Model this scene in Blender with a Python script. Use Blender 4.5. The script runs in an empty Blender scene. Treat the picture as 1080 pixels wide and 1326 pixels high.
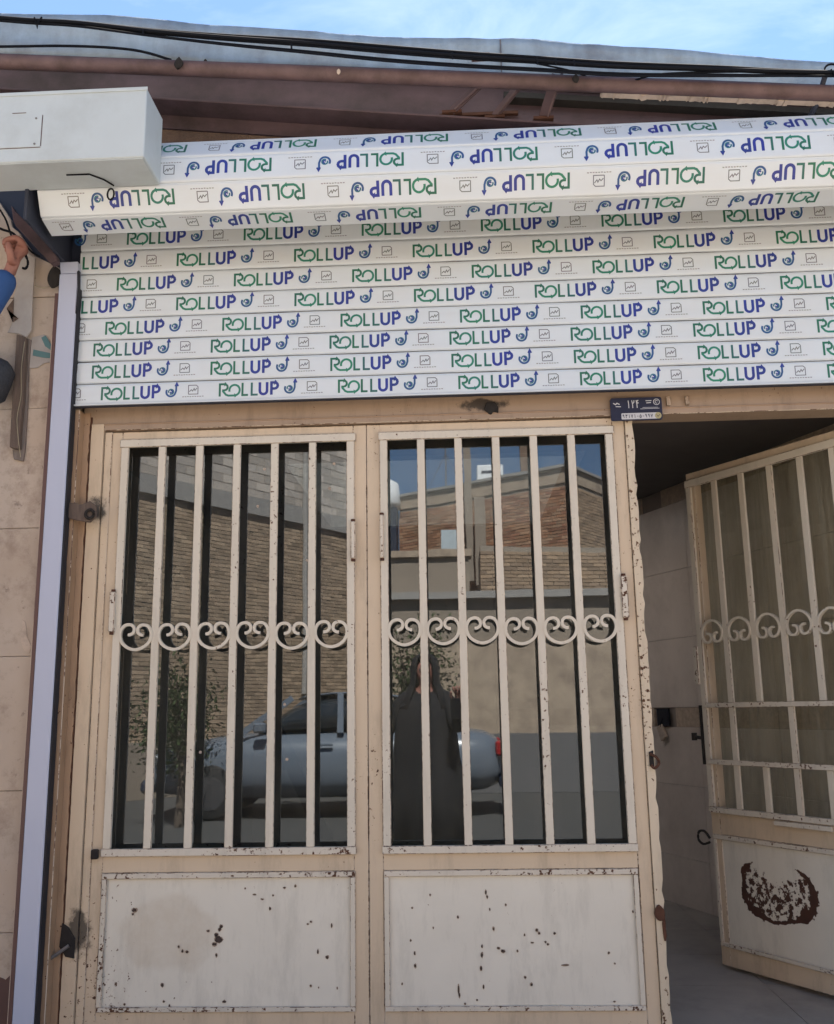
import bpy, math, random
from mathutils import Vector, Matrix
random.seed(7)
S = bpy.context.scene
COL = S.collection
PI = math.pi

# ------------------------------------------------------------------ camera
cam = bpy.data.cameras.new('camera'); camo = bpy.data.objects.new('camera', cam); COL.objects.link(camo)
r_, u_, b_ = (0.998758, 0.047057, -0.016392), (0.02556, -0.201421, 0.979171), (0.042776, -0.978374, -0.202374)
camo.matrix_world = Matrix(((r_[0], u_[0], b_[0], 0.0), (r_[1], u_[1], b_[1], -3.22), (r_[2], u_[2], b_[2], 1.098), (0, 0, 0, 1)))
cam.sensor_fit = 'VERTICAL'; cam.sensor_height = 24.0; cam.lens = 24.0*1236.4/1326.0
cam.clip_start = 0.02; cam.clip_end = 2000
S.camera = camo
S.view_settings.view_transform = 'Standard'; S.view_settings.look = 'None'
S.view_settings.gamma = 1.0; S.view_settings.use_curve_mapping = False
S.view_settings.exposure = 2.42

# ------------------------------------------------------------------ sky and sun
SUN_EL, SUN_AZ = math.radians(55), math.radians(10)       # from behind the shop, a little to the left
W = bpy.data.worlds.new('World'); S.world = W; W.use_nodes = True
nt = W.node_tree; nt.nodes.clear()
out = nt.nodes.new('ShaderNodeOutputWorld'); bg = nt.nodes.new('ShaderNodeBackground'); bg.inputs[1].default_value = 0.046
sky = nt.nodes.new('ShaderNodeTexSky'); sky.sky_type = 'NISHITA'; sky.sun_disc = False
sky.sun_elevation = SUN_EL; sky.sun_rotation = SUN_AZ; sky.air_density = 1.0; sky.dust_density = 0.0; sky.ozone_density = 2.0
tc = nt.nodes.new('ShaderNodeTexCoord'); mp = nt.nodes.new('ShaderNodeMapping'); mp.inputs['Scale'].default_value = (1.2, 1.2, 3.0)
mp.inputs['Rotation'].default_value = (0.3, 0.2, 0.5)
ns = nt.nodes.new('ShaderNodeTexNoise'); ns.inputs['Scale'].default_value = 2.6; ns.inputs['Detail'].default_value = 7; ns.inputs['Roughness'].default_value = .6
ns.inputs['Distortion'].default_value = .6
rp = nt.nodes.new('ShaderNodeValToRGB'); rp.color_ramp.elements[0].position = .50; rp.color_ramp.elements[1].position = .80
rp.color_ramp.elements[0].color = (0, 0, 0, 1); rp.color_ramp.elements[1].color = (.45, .45, .45, 1)
mx = nt.nodes.new('ShaderNodeMix'); mx.data_type = 'RGBA'; mx.inputs[7].default_value = (6.0, 6.6, 7.2, 1)
L = nt.links.new
L(tc.outputs['Generated'], mp.inputs[0]); L(mp.outputs[0], ns.inputs['Vector']); L(ns.outputs['Fac'], rp.inputs[0])
L(rp.outputs[0], mx.inputs[0]); L(sky.outputs[0], mx.inputs[6]); L(mx.outputs[2], bg.inputs[0]); L(bg.outputs[0], out.inputs[0])
sun = bpy.data.lights.new('sun', 'SUN'); sun.energy = 5.0; sun.angle = math.radians(.5); sun.color = (1, .9, .78)
suno = bpy.data.objects.new('sun', sun); COL.objects.link(suno)
sd = Vector((math.sin(SUN_AZ)*math.cos(SUN_EL), math.cos(SUN_AZ)*math.cos(SUN_EL), math.sin(SUN_EL)))
suno.rotation_euler = (-sd).to_track_quat('-Z', 'Y').to_euler(); suno.location = (0, 30, 20)

# ------------------------------------------------------------------ materials
def newmat(name):
    m = bpy.data.materials.new(name); m.use_nodes = True
    return m, m.node_tree, m.node_tree.nodes['Principled BSDF']
def lk(t, a, b): t.links.new(a, b)
def noise(t, scale, detail=4, rough=.55, vec=None, stretch=None, dist=0):
    n = t.nodes.new('ShaderNodeTexNoise'); n.inputs['Scale'].default_value = scale; n.inputs['Detail'].default_value = detail
    n.inputs['Roughness'].default_value = rough; n.inputs['Distortion'].default_value = dist
    c = t.nodes.new('ShaderNodeTexCoord'); src = c.outputs['Object']
    g = t.nodes.new('ShaderNodeNewGeometry')                      # world position keeps neighbours different
    src = g.outputs['Position']
    if stretch:
        mpp = t.nodes.new('ShaderNodeMapping'); mpp.inputs['Scale'].default_value = stretch; lk(t, src, mpp.inputs[0]); src = mpp.outputs[0]
    lk(t, src, n.inputs['Vector'])
    return n.outputs['Fac']
def ramp(t, fac, p0, p1, c0=(0, 0, 0), c1=(1, 1, 1)):
    r = t.nodes.new('ShaderNodeValToRGB'); e = r.color_ramp.elements
    e[0].position = p0; e[1].position = p1; e[0].color = (*c0, 1); e[1].color = (*c1, 1); lk(t, fac, r.inputs[0]); return r.outputs[0]
def mix(t, fac, a, b):
    m = t.nodes.new('ShaderNodeMix'); m.data_type = 'RGBA'
    for k, v in ((0, fac), (6, a), (7, b)):
        if isinstance(v, tuple): m.inputs[k].default_value = (*v, 1)
        elif isinstance(v, (int, float)): m.inputs[k].default_value = v
        else: lk(t, v, m.inputs[k])
    return m.outputs[2]
def math_(t, op, a, b=0.0):
    m = t.nodes.new('ShaderNodeMath'); m.operation = op
    for k, v in ((0, a), (1, b)):
        if isinstance(v, (int, float)): m.inputs[k].default_value = v
        else: lk(t, v, m.inputs[k])
    return m.outputs[0]
def bump(t, p, h, strength=.3, dist=.002):
    b = t.nodes.new('ShaderNodeBump'); b.inputs['Strength'].default_value = strength; b.inputs['Distance'].default_value = dist
    lk(t, h, b.inputs['Height']); lk(t, b.outputs[0], p.inputs['Normal'])
def mul(c, k): return tuple(min(1, x*k) for x in c)
def plain(name, c, rough=.6, metal=0.0, var=.18, scale=9, bumps=.15, grime=None, gamt=.3, bd=.002, gscale=3.0, stretch=None):
    m, t, p = newmat(name)
    col = mix(t, noise(t, scale, 5, stretch=stretch), mul(c, 1-var), mul(c, 1+var))
    if grime: col = mix(t, math_(t, 'MULTIPLY', ramp(t, noise(t, gscale, 8, .7), .45, .7), gamt), col, grime)
    lk(t, col, p.inputs['Base Color']); p.inputs['Roughness'].default_value = rough; p.inputs['Metallic'].default_value = metal
    if bumps: bump(t, p, noise(t, scale*8, 4), bumps, bd)
    return m
RUST = (.055, .022, .012)
def paint(name, c, chips=.66, dirt=.25, rough=.5, edge=.035):
    """old brushed enamel: uneven coats, drips, small chips down to rust"""
    m, t, p = newmat(name)
    col = mix(t, noise(t, 3.5, 6, .6), mul(c, .86), mul(c, 1.08))
    col = mix(t, math_(t, 'MULTIPLY', ramp(t, noise(t, 6, 8, .75, stretch=(2.2, 2.2, .5)), .5, .75), dirt), col, mul(c, .5))
    big = noise(t, 2.3, 2); fine = noise(t, 75, 5, .6)
    s = math_(t, 'ADD', fine, math_(t, 'MULTIPLY', math_(t, 'SUBTRACT', big, .5), .55))
    mask = ramp(t, s, chips, chips+.012)
    halo = ramp(t, s, chips-edge, chips)
    col = mix(t, math_(t, 'MULTIPLY', halo, .35), col, (.30, .17, .10))
    col = mix(t, mask, col, mix(t, noise(t, 30), RUST, (.11, .05, .025)))
    lk(t, col, p.inputs['Base Color'])
    lk(t, ramp(t, mask, 0, 1, (rough,)*3, (.9,)*3), p.inputs['Roughness'])
    hh = math_(t, 'ADD', math_(t, 'MULTIPLY', mask, -1.0), math_(t, 'MULTIPLY', noise(t, 40, 3, stretch=(1, 1, .3)), .35))
    bump(t, p, hh, .45, .0012)
    return m
M = {}
M['cream'] = paint('cream_enamel', (.585, .473, .348), .715, .6)
M['cream_worn'] = paint('worn_cream_enamel', (.575, .485, .365), .625, .55)
M['white'] = paint('offwhite_enamel', (.61, .56, .475), .69, .45)
M['white_worn'] = paint('worn_offwhite_enamel', (.60, .55, .47), .595, .5)
def edgemat():
    m, t, p = newmat('rubbed_enamel_edge')
    s = math_(t, 'ADD', noise(t, 60, 6, .7), math_(t, 'MULTIPLY', math_(t, 'SUBTRACT', noise(t, 5, 3), .5), .8))
    lk(t, mix(t, ramp(t, s, .50, .60), (.54, .45, .36), (.10, .055, .035)), p.inputs['Base Color']); p.inputs['Roughness'].default_value = .75
    return m
M['edge'] = edgemat()
M['panel'] = paint('white_panel_enamel', (.69, .655, .575), .745, .42)
M['tan'] = paint('tan_enamel', (.37, .245, .155), .70, .75)
M['lintel'] = paint('dusty_tan_enamel', (.34, .25, .18), .70, .7)
M['rust'] = plain('rust', (.075, .03, .017), .9, var=.5, scale=40, bumps=.6)
M['beam'] = plain('red_oxide_steel', (.095, .060, .068), .75, var=.4, scale=9, bumps=.6, grime=(.035, .024, .022), gamt=.9, stretch=(.4, 1, 2))
M['pipe'] = plain('purple_brown_pipe_paint', (.125, .078, .078), .65, var=.45, scale=14, bumps=.6, grime=(.05, .028, .022), gamt=.9, gscale=5)
M['black'] = plain('black_rubber', (.012, .013, .02), .7, bumps=.1)
M['halo'] = plain('brown_paint_edge', (.33, .25, .19), .8)
M['chip'] = plain('bare_rusty_chip', (.055, .038, .032), .9, var=.6, scale=60, bumps=.4)
M['soot_and_shade'] = plain('black_soot_and_shade', (.02, .017, .016), .95, var=.5, scale=60, bumps=.6)  # real soot, and the painted shade in the eave gap
M['navy'] = plain('dark_blue_steel_and_shade', (.022, .028, .05), .6, bumps=.1)
M['brown_trim'] = plain('brown_trim', (.10, .05, .045), .5)
M['galv'] = plain('galvanised_sheet', (.33, .42, .50), .5, metal=.2, var=.38, scale=7, bumps=.5, grime=(.15, .14, .14), gamt=.65, bd=.004, stretch=(2.5, 1, .6))
M['boxw'] = plain('white_powder_coat', (.49, .55, .58), .45, var=.06, bumps=.05, grime=(.30, .32, .31), gamt=.4)
M['mud'] = plain('mud_plaster', (.19, .125, .088), .95, var=.4, scale=14, bumps=.9, grime=(.07, .05, .045), gamt=.7, bd=.01)
M['itile'] = plain('interior_wall_tile', (.61, .535, .485), .3, var=.13, scale=3, bumps=.06, grime=(.30, .25, .22), gamt=.45, stretch=(1.5, 1.5, .3))
M['iplaster'] = plain('interior_plaster', (.55, .52, .48), .9, var=.12)
M['ceil'] = plain('shade_dark_ceiling', (.10, .09, .09), .9)
M['border'] = plain('beige_border_tile', (.42, .33, .26), .3, var=.5, scale=50, bumps=.05)
M['ftile'] = plain('grey_floor_tile', (.34, .30, .26), .5, var=.2, scale=8, bumps=.1, grime=(.12, .11, .1), gamt=.5)
M['grout'] = plain('grout', (.26, .22, .20), .95)
M['mortar'] = plain('mortar', (.30, .25, .20), .95, var=.2, scale=30, bumps=.5)
M['wood'] = plain('weathered_wood', (.115, .085, .07), .9, var=.5, scale=20, bumps=.8, stretch=(6, 6, .8))
M['wood2'] = plain('grey_wood', (.18, .15, .135), .9, var=.4, scale=20, bumps=.8, stretch=(6, 6, .8))
M['paper'] = plain('torn_grey_paper', (.40, .375, .36), .85, var=.2, scale=14, bumps=.5, grime=(.2, .15, .12), gamt=.4)
M['teal'] = plain('teal_ink', (.10, .20, .21), .7)
M['pale'] = plain('pale_plaster_board', (.55, .45, .37), .85, var=.3, scale=18, bumps=.5, grime=(.12, .1, .09), gamt=.8, gscale=9)
M['string'] = plain('yellow_string', (.32, .28, .2), .8)
M['cable'] = plain('black_cable', (.010, .012, .017), .95, bumps=.05)
M['cable'].node_tree.nodes['Principled BSDF'].inputs['Specular IOR Level'].default_value = .1
M['steel'] = plain('dull_steel', (.20, .19, .19), .5, metal=.6)
M['skin'] = plain('skin', (.28, .125, .095), .55, var=.12, bumps=.1)
M['blue'] = plain('blue_cotton', (.022, .075, .23), .85, var=.25, bumps=.4)
M['darkcloth'] = plain('dark_cloth', (.006, .0055, .007), .9, var=.3, bumps=.4)
M['trouser'] = plain('grey_trousers', (.06, .06, .07), .9)
M['hair'] = plain('black_hair', (.012, .01, .009), .6, var=.4, scale=60, bumps=.5)
M['phone'] = plain('phone_black', (.01, .01, .012), .2, bumps=0)
M['bounce_paving'] = plain('pale_bounce_paving', (.43, .38, .32), .95, var=.2, scale=3, bumps=.4)
M['wall_shade'] = plain('painted_wall_shadow', (.12, .115, .115), .8, var=.1)
M['asphalt'] = plain('asphalt', (.06, .058, .055), .9, var=.3, scale=30, bumps=.5, bd=.006)
M['plaster'] = plain('beige_plaster', (.40, .31, .23), .95, var=.22, scale=3.2, bumps=.8, grime=(.19, .14, .11), gamt=.8)  # the plaster's own beige tone with brown grime
M['plaster2'] = plain('cement_render', (.26, .21, .165), .95, var=.2, scale=2, bumps=.5)
M['concrete'] = plain('concrete_band', (.30, .28, .26), .9, var=.15)
M['tank'] = plain('white_tank', (.75, .75, .75), .4)
M['carpaint'] = plain('grey_blue_car_paint', (.12, .14, .17), .25, var=.03, bumps=0)
M['carglass'] = plain('dark_car_glass', (.02, .025, .03), .05, bumps=0)
M['tyre'] = plain('tyre', (.02, .02, .02), .9)
M['alloy'] = plain('alloy', (.16, .16, .17), .35, metal=.8)
M['lampglass'] = plain('lamp_plastic', (.6, .6, .6), .2)
M['redglass'] = plain('red_plastic', (.3, .02, .02), .2)
M['leaf'] = plain('leaf', (.05, .075, .025), .6, var=.5, scale=20, bumps=0)
M['bark'] = plain('bark', (.10, .075, .055), .9)
M['film'] = plain('printed_white_film', (.61, .67, .725), .34, var=.07, scale=5, bumps=.22, grime=(.60, .60, .58), gamt=.35, bd=.002, stretch=(.6, 1, 5))
M['railfilm'] = plain('lilac_protective_film', (.43, .47, .60), .35, var=.05, scale=5, bumps=.08, stretch=(2, 2, .3))
M['plateblue'] = plain('navy_enamel', (.006, .008, .032), .6, bumps=0)
M['platewhite'] = plain('plate_print_white', (.50, .50, .52), .5, bumps=0)
M['plategold'] = plain('plate_print_gold', (.34, .30, .16), .5, bumps=0)
M['woven'] = plain('black_woven_sack', (.03, .034, .045), .7, var=.9, scale=120, bumps=.8)
M['greenpaint'] = plain('green_painted_board', (.06, .13, .12), .6)
M['greyboard'] = plain('grey_brown_board', (.30, .27, .25), .6)

def attr_mat(name, rough=.7, bumps=.3, scale=40, noisevar=.25, bd=.003):
    m, t, p = newmat(name); a = t.nodes.new('ShaderNodeAttribute'); a.attribute_name = 'Col'
    n = noise(t, scale, 4); mm = t.nodes.new('ShaderNodeMix'); mm.data_type = 'RGBA'; mm.blend_type = 'MULTIPLY'; mm.inputs[0].default_value = 1
    lk(t, a.outputs['Color'], mm.inputs[6]); lk(t, ramp(t, n, .2, .8, (1-noisevar,)*3, (1, 1, 1)), mm.inputs[7]); lk(t, mm.outputs[2], p.inputs['Base Color'])
    p.inputs['Roughness'].default_value = rough
    if bumps: bump(t, p, n, bumps, bd)
    return m
M['print'] = attr_mat('logo_ink', .4, 0, 40, .12)
M['brick'] = attr_mat('fired_brick', .9, .5, 50, .35)

def stone():
    m, t, p = newmat('beige_stone_cladding'); oi = t.nodes.new('ShaderNodeObjectInfo')
    c = mix(t, oi.outputs['Random'], (.43, .345, .275), (.49, .40, .325))
    c = mix(t, ramp(t, noise(t, 4, 7, .65), .35, .7), c, (.50, .42, .35))
    c = mix(t, math_(t, 'MULTIPLY', ramp(t, noise(t, 9, 8, .75), .50, .68), .7), c, (.27, .20, .155))
    c = mix(t, math_(t, 'MULTIPLY', ramp(t, noise(t, 26, 6, .7), .62, .69), .7), c, (.16, .12, .10))
    lk(t, c, p.inputs['Base Color']); p.inputs['Roughness'].default_value = .7; bump(t, p, noise(t, 60, 5), .35, .002)
    return m
M['stone'] = stone()
def glassmat():
    m = bpy.data.materials.new('tinted_window_glass'); m.use_nodes = True; t = m.node_tree; t.nodes.clear()
    o = t.nodes.new('ShaderNodeOutputMaterial'); tr = t.nodes.new('ShaderNodeBsdfTransparent'); tr.inputs[0].default_value = (.33, .35, .34, 1)
    g = t.nodes.new('ShaderNodeBsdfGlossy'); g.inputs['Roughness'].default_value = .012; g.inputs[0].default_value = (.80, .90, 1, 1)
    d = t.nodes.new('ShaderNodeBsdfDiffuse'); d.inputs[0].default_value = (.35, .32, .29, 1)
    m1 = t.nodes.new('ShaderNodeMixShader'); m1.inputs[0].default_value = .125
    m2 = t.nodes.new('ShaderNodeMixShader')
    lk(t, math_(t, 'MULTIPLY', ramp(t, noise(t, 5, 8, .7, stretch=(1.5, 1, .35)), .35, .8), .11), m2.inputs[0])
    lk(t, tr.outputs[0], m1.inputs[1]); lk(t, g.outputs[0], m1.inputs[2]); lk(t, m1.outputs[0], m2.inputs[1]); lk(t, d.outputs[0], m2.inputs[2])
    b = t.nodes.new('ShaderNodeBump'); b.inputs['Strength'].default_value = .05; b.inputs['Distance'].default_value = .004
    lk(t, noise(t, 3.2, 2), b.inputs['Height']); lk(t, b.outputs[0], g.inputs['Normal'])
    lk(t, m2.outputs[0], o.inputs[0]); return m
M['glass'] = glassmat()
def clearglass():
    m = M['glass'].copy(); m.name = 'greenish_clear_glass'; t = m.node_tree
    for n in t.nodes:
        if n.bl_idname == 'ShaderNodeBsdfTransparent': n.inputs[0].default_value = (.90, .90, .83, 1)
        if n.bl_idname == 'ShaderNodeBsdfDiffuse': n.inputs[0].default_value = (.46, .44, .38, 1)
        if n.bl_idname == 'ShaderNodeMixShader' and not n.inputs[0].is_linked: n.inputs[0].default_value = .05
        if n.bl_idname == 'ShaderNodeMath' and n.operation == 'MULTIPLY' and abs(n.inputs[1].default_value-.11) < 1e-5: n.inputs[1].default_value = .30
        if n.bl_idname == 'ShaderNodeMapping': n.inputs['Scale'].default_value = (5, 5, .25)
    return m
M['glass_clear'] = clearglass()
def rust_ring():
    """the enamel of the open leaf's panel with a burnt ring where something was welded on; object x,z"""
    m = M['panel'].copy(); m.name = 'panel_enamel_with_burnt_ring'; t = m.node_tree; p = t.nodes['Principled BSDF']
    base = p.inputs['Base Color'].links[0].from_socket
    c = t.nodes.new('ShaderNodeTexCoord'); mp_ = t.nodes.new('ShaderNodeMapping'); mp_.inputs['Location'].default_value = (-.640/.185, 0, -.415/.125)
    mp_.inputs['Scale'].default_value = (1/.185, 0, 1/.125); lk(t, c.outputs['Object'], mp_.inputs[0])
    n3 = t.nodes.new('ShaderNodeTexNoise'); n3.inputs['Scale'].default_value = 1.6; n3.inputs['Detail'].default_value = 3; lk(t, mp_.outputs[0], n3.inputs['Vector'])
    ln = t.nodes.new('ShaderNodeVectorMath'); ln.operation = 'LENGTH'; lk(t, mp_.outputs[0], ln.inputs[0])
    rr = math_(t, 'ADD', ln.outputs['Value'], math_(t, 'MULTIPLY', math_(t, 'SUBTRACT', n3.outputs['Fac'], .5), .5))
    ring = math_(t, 'SUBTRACT', 1.0, math_(t, 'MULTIPLY', math_(t, 'ABSOLUTE', math_(t, 'SUBTRACT', rr, .92)), 8.5))
    inside = math_(t, 'MULTIPLY', math_(t, 'LESS_THAN', rr, .95), .255)
    sep = t.nodes.new('ShaderNodeSeparateXYZ'); lk(t, mp_.outputs[0], sep.inputs[0])
    low = ramp(t, math_(t, 'ADD', math_(t, 'MULTIPLY', math_(t, 'ADD', sep.outputs['Z'], math_(t, 'MULTIPLY', math_(t, 'ABSOLUTE', sep.outputs['X']), -.8)), -1.0), .5), .0, .5)
    amt = math_(t, 'MULTIPLY', math_(t, 'ADD', math_(t, 'MULTIPLY', math_(t, 'MAXIMUM', ring, 0.0), .32), inside), low)
    nn = noise(t, 45, 5, .65)
    mask = ramp(t, math_(t, 'ADD', nn, amt), .75, .765)
    col = mix(t, mask, base, mix(t, noise(t, 20), (.03, .018, .015), (.10, .04, .025)))
    lk(t, col, p.inputs['Base Color']); return m
M['ring'] = rust_ring()
def stained():
    m = M['panel'].copy(); m.name = 'panel_enamel_with_beige_stain'; t = m.node_tree; p = t.nodes['Principled BSDF']
    base = p.inputs['Base Color'].links[0].from_socket
    g = t.nodes.new('ShaderNodeNewGeometry'); mp_ = t.nodes.new('ShaderNodeMapping'); mp_.inputs['Location'].default_value = (.965/.17, 0, -.405/.125)
    mp_.inputs['Scale'].default_value = (1/.17, 0, 1/.125); lk(t, g.outputs['Position'], mp_.inputs[0])
    ln = t.nodes.new('ShaderNodeVectorMath'); ln.operation = 'LENGTH'; lk(t, mp_.outputs[0], ln.inputs[0])
    rr = math_(t, 'ADD', ln.outputs['Value'], math_(t, 'MULTIPLY', math_(t, 'SUBTRACT', noise(t, 9, 4), .5), .7))
    k = math_(t, 'MULTIPLY', ramp(t, rr, .8, 1.05, (1, 1, 1), (0, 0, 0)), ramp(t, noise(t, 14, 6, .7), .3, .7, (.15,)*3, (.6,)*3))
    lk(t, mix(t, k, base, (.50, .43, .34)), p.inputs['Base Color']); return m
M['stained'] = stained()
def grimy(m, cx, czz, rx, rz, c=(.03, .025, .022)):
    t = m.node_tree; p = t.nodes['Principled BSDF']; base = p.inputs['Base Color'].links[0].from_socket
    g = t.nodes.new('ShaderNodeNewGeometry'); mp_ = t.nodes.new('ShaderNodeMapping'); mp_.inputs['Location'].default_value = (-cx/rx, 0, -czz/rz)
    mp_.inputs['Scale'].default_value = (1/rx, 0, 1/rz); lk(t, g.outputs['Position'], mp_.inputs[0])
    ln = t.nodes.new('ShaderNodeVectorMath'); ln.operation = 'LENGTH'; lk(t, mp_.outputs[0], ln.inputs[0])
    rr = math_(t, 'ADD', ln.outputs['Value'], math_(t, 'MULTIPLY', math_(t, 'SUBTRACT', noise(t, 22, 6, .7), .5), 2.2))
    lk(t, mix(t, ramp(t, rr, .55, 1.1, (.9, .9, .9), (0, 0, 0)), base, c), p.inputs['Base Color'])
grimy(M['lintel'], .10, 2.145, .10, .025); grimy(M['cream'], -1.255, .41, .04, .09); grimy(M['cream'], -1.26, 1.80, .03, .05)

# ------------------------------------------------------------------ mesh helpers
def WORN(): return (M['cream'], M['cream_worn'], M['white'], M['white_worn'], M['tan'], M['lintel'])
class MB:
    def __init__(s): s.v = []; s.f = []; s.c = []; s.m = []; s.cur = None; s.mi = 0
    def face(s, idx): s.f.append(idx); s.c.append(s.cur); s.m.append(s.mi)
    def add(s, vs, fs):
        b = len(s.v); s.v += [tuple(v) for v in vs]
        for f in fs: s.face([b+i for i in f])
    def box(s, x0, x1, y0, y1, z0, z1):
        s.add([(x0, y0, z0), (x1, y0, z0), (x1, y1, z0), (x0, y1, z0), (x0, y0, z1), (x1, y0, z1), (x1, y1, z1), (x0, y1, z1)],
              [(3, 2, 1, 0), (4, 5, 6, 7), (0, 1, 5, 4), (1, 2, 6, 5), (2, 3, 7, 6), (3, 0, 4, 7)]); return s
    def sbox(s, x0, x1, y0, y1, z0, z1, k):           # a bar whose z falls by k per metre of x (z0, z1 at x = 0)
        s.add([(x0, y0, z0-k*x0), (x1, y0, z0-k*x1), (x1, y1, z0-k*x1), (x0, y1, z0-k*x0), (x0, y0, z1-k*x0), (x1, y0, z1-k*x1), (x1, y1, z1-k*x1), (x0, y1, z1-k*x0)],
              [(3, 2, 1, 0), (4, 5, 6, 7), (0, 1, 5, 4), (1, 2, 6, 5), (2, 3, 7, 6), (3, 0, 4, 7)]); return s
    def plate(s, pts, y0, y1):                         # outline in x,z extruded in y
        n = len(pts); a = sum(pts[i][0]*pts[(i+1) % n][1]-pts[(i+1) % n][0]*pts[i][1] for i in range(n))
        if a < 0: pts = pts[::-1]
        s.add([(x, y0, z) for x, z in pts]+[(x, y1, z) for x, z in pts],
              [tuple(range(n)), tuple(range(2*n-1, n-1, -1))]+[(i, i+n, (i+1) % n+n, (i+1) % n) for i in range(n)]); return s
    def tube(s, pts, r, n=8, caps=True):
        pts = [Vector(p) for p in pts]; b = len(s.v); m = len(pts)
        for i, p in enumerate(pts):
            t = (pts[min(i+1, m-1)]-pts[max(i-1, 0)]).normalized()
            a = t.cross(Vector((0, 0, 1))) if abs(t.z) < .95 else t.cross(Vector((0, 1, 0)))
            a.normalize(); c = t.cross(a); rr = r[i] if isinstance(r, (list, tuple)) else r
            s.v += [tuple(p+rr*(math.cos(2*PI*k/n)*a+math.sin(2*PI*k/n)*c)) for k in range(n)]
        for i in range(m-1):
            for k in range(n): s.face([b+i*n+k, b+i*n+(k+1) % n, b+(i+1)*n+(k+1) % n, b+(i+1)*n+k])
        if caps: s.face([b+k for k in range(n)][::-1]); s.face([b+(m-1)*n+k for k in range(n)])
        return s
    def bar(s, a, b, w, h):                            # rectangular bar from a to b
        a, b = Vector(a), Vector(b); t = (b-a).normalized(); u = t.cross(Vector((0, 1, 0)))
        if u.length < .1: u = t.cross(Vector((0, 0, 1)))
        u.normalize(); v = t.cross(u)
        q = [p+sx*u*w/2+sy*v*h/2 for p in (a, b) for sx, sy in ((-1, -1), (1, -1), (1, 1), (-1, 1))]
        s.add(q, [(3, 2, 1, 0), (4, 5, 6, 7), (0, 1, 5, 4), (1, 2, 6, 5), (2, 3, 7, 6), (3, 0, 4, 7)]); return s
    def ribbon(s, pts, w, y0, y1):                     # a strip of flat bar bent in the x,z plane
        L_, R_ = offset2(pts, w/2); n = len(pts); b = len(s.v)
        for i in range(n):
            for (x, z) in (L_[i], R_[i]):
                s.v += [(x, y0, z), (x, y1, z)]
        for i in range(n-1):
            a = b+4*i; c = a+4
            s.face([a, a+2, c+2, c]); s.face([a+1, c+1, c+3, a+3]); s.face([a, c, c+1, a+1]); s.face([a+2, a+3, c+3, c+2])
        s.face([b, b+1, b+3, b+2]); e = b+4*(n-1); s.face([e, e+2, e+3, e+1])
        return s
    def mesh(s, name, mat):
        me = bpy.data.meshes.new(name); me.from_pydata(s.v, [], s.f)
        for mm in (mat if isinstance(mat, list) else [mat]): me.materials.append(mm)
        if any(s.m): me.polygons.foreach_set('material_index', s.m)
        if any(c is not None for c in s.c):
            at = me.color_attributes.new('Col', 'FLOAT_COLOR', 'CORNER'); k = 0
            for f, c in zip(s.f, s.c):
                for _ in f: at.data[k].color = (*(c or (.5, .5, .5)), 1); k += 1
        me.update(); return me
    def build(s, name, mat, parent=None, loc=None, smooth=False, bev=0, fix=True):
        if bev and mat in WORN(): mat = [mat, M['edge']]
        me = s.mesh(name, mat)
        if fix:
            import bmesh
            b = bmesh.new(); b.from_mesh(me); bmesh.ops.recalc_face_normals(b, faces=b.faces); b.to_mesh(me); b.free()
        if smooth: me.polygons.foreach_set('use_smooth', [True]*len(me.polygons))
        return link(name, me, parent, loc, bev)
def offset2(pts, h):
    n = len(pts); A = []; B = []
    for i in range(n):
        def d(a, b):
            x, y = b[0]-a[0], b[1]-a[1]; l = math.hypot(x, y) or 1; return x/l, y/l
        d0 = d(pts[max(i-1, 0)], pts[max(i-1, 0)+1]); d1 = d(pts[min(i, n-2)], pts[min(i, n-2)+1])
        n0 = (-d0[1], d0[0]); n1 = (-d1[1], d1[0]); mx_, my_ = n0[0]+n1[0], n0[1]+n1[1]; l = math.hypot(mx_, my_) or 1; mx_ /= l; my_ /= l
        k = h/max(.45, mx_*n0[0]+my_*n0[1])
        A.append((pts[i][0]+mx_*k, pts[i][1]+my_*k)); B.append((pts[i][0]-mx_*k, pts[i][1]-my_*k))
    return A, B
def link(name, me, parent=None, loc=None, bev=0):
    o = bpy.data.objects.new(name, me); COL.objects.link(o)
    if loc is not None: o.location = loc
    if parent: o.parent = parent
    if bev:
        b = o.modifiers.new('edge', 'BEVEL'); b.width = bev; b.segments = 1; b.limit_method = 'ANGLE'
        if len(me.materials) == 2: b.material = 1
    return o
def tag(o, label, cat=None, group=None, kind=None):
    if label: o['label'] = label
    if cat: o['category'] = cat
    if group: o['group'] = group
    if kind: o['kind'] = kind
    return o
def thing(name, label, cat, loc=(0, 0, 0), rz=0, group=None):
    o = bpy.data.objects.new(name, None); COL.objects.link(o); o.location = loc; o.rotation_euler = (0, 0, rz); o.empty_display_size = .1
    return tag(o, label, cat, group)
def smoothline(pts, k=6):
    out = []; n = len(pts)
    for i in range(n-1):
        p = [Vector(pts[max(0, min(n-1, j))]) for j in (i-1, i, i+1, i+2)]
        for q in range(k):
            t = q/k
            out.append(tuple(.5*((2*p[1])+(p[2]-p[0])*t+(2*p[0]-5*p[1]+4*p[2]-p[3])*t*t+(3*p[1]-p[0]-3*p[2]+p[3])*t**3)))
    out.append(tuple(pts[-1])); return out
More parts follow.
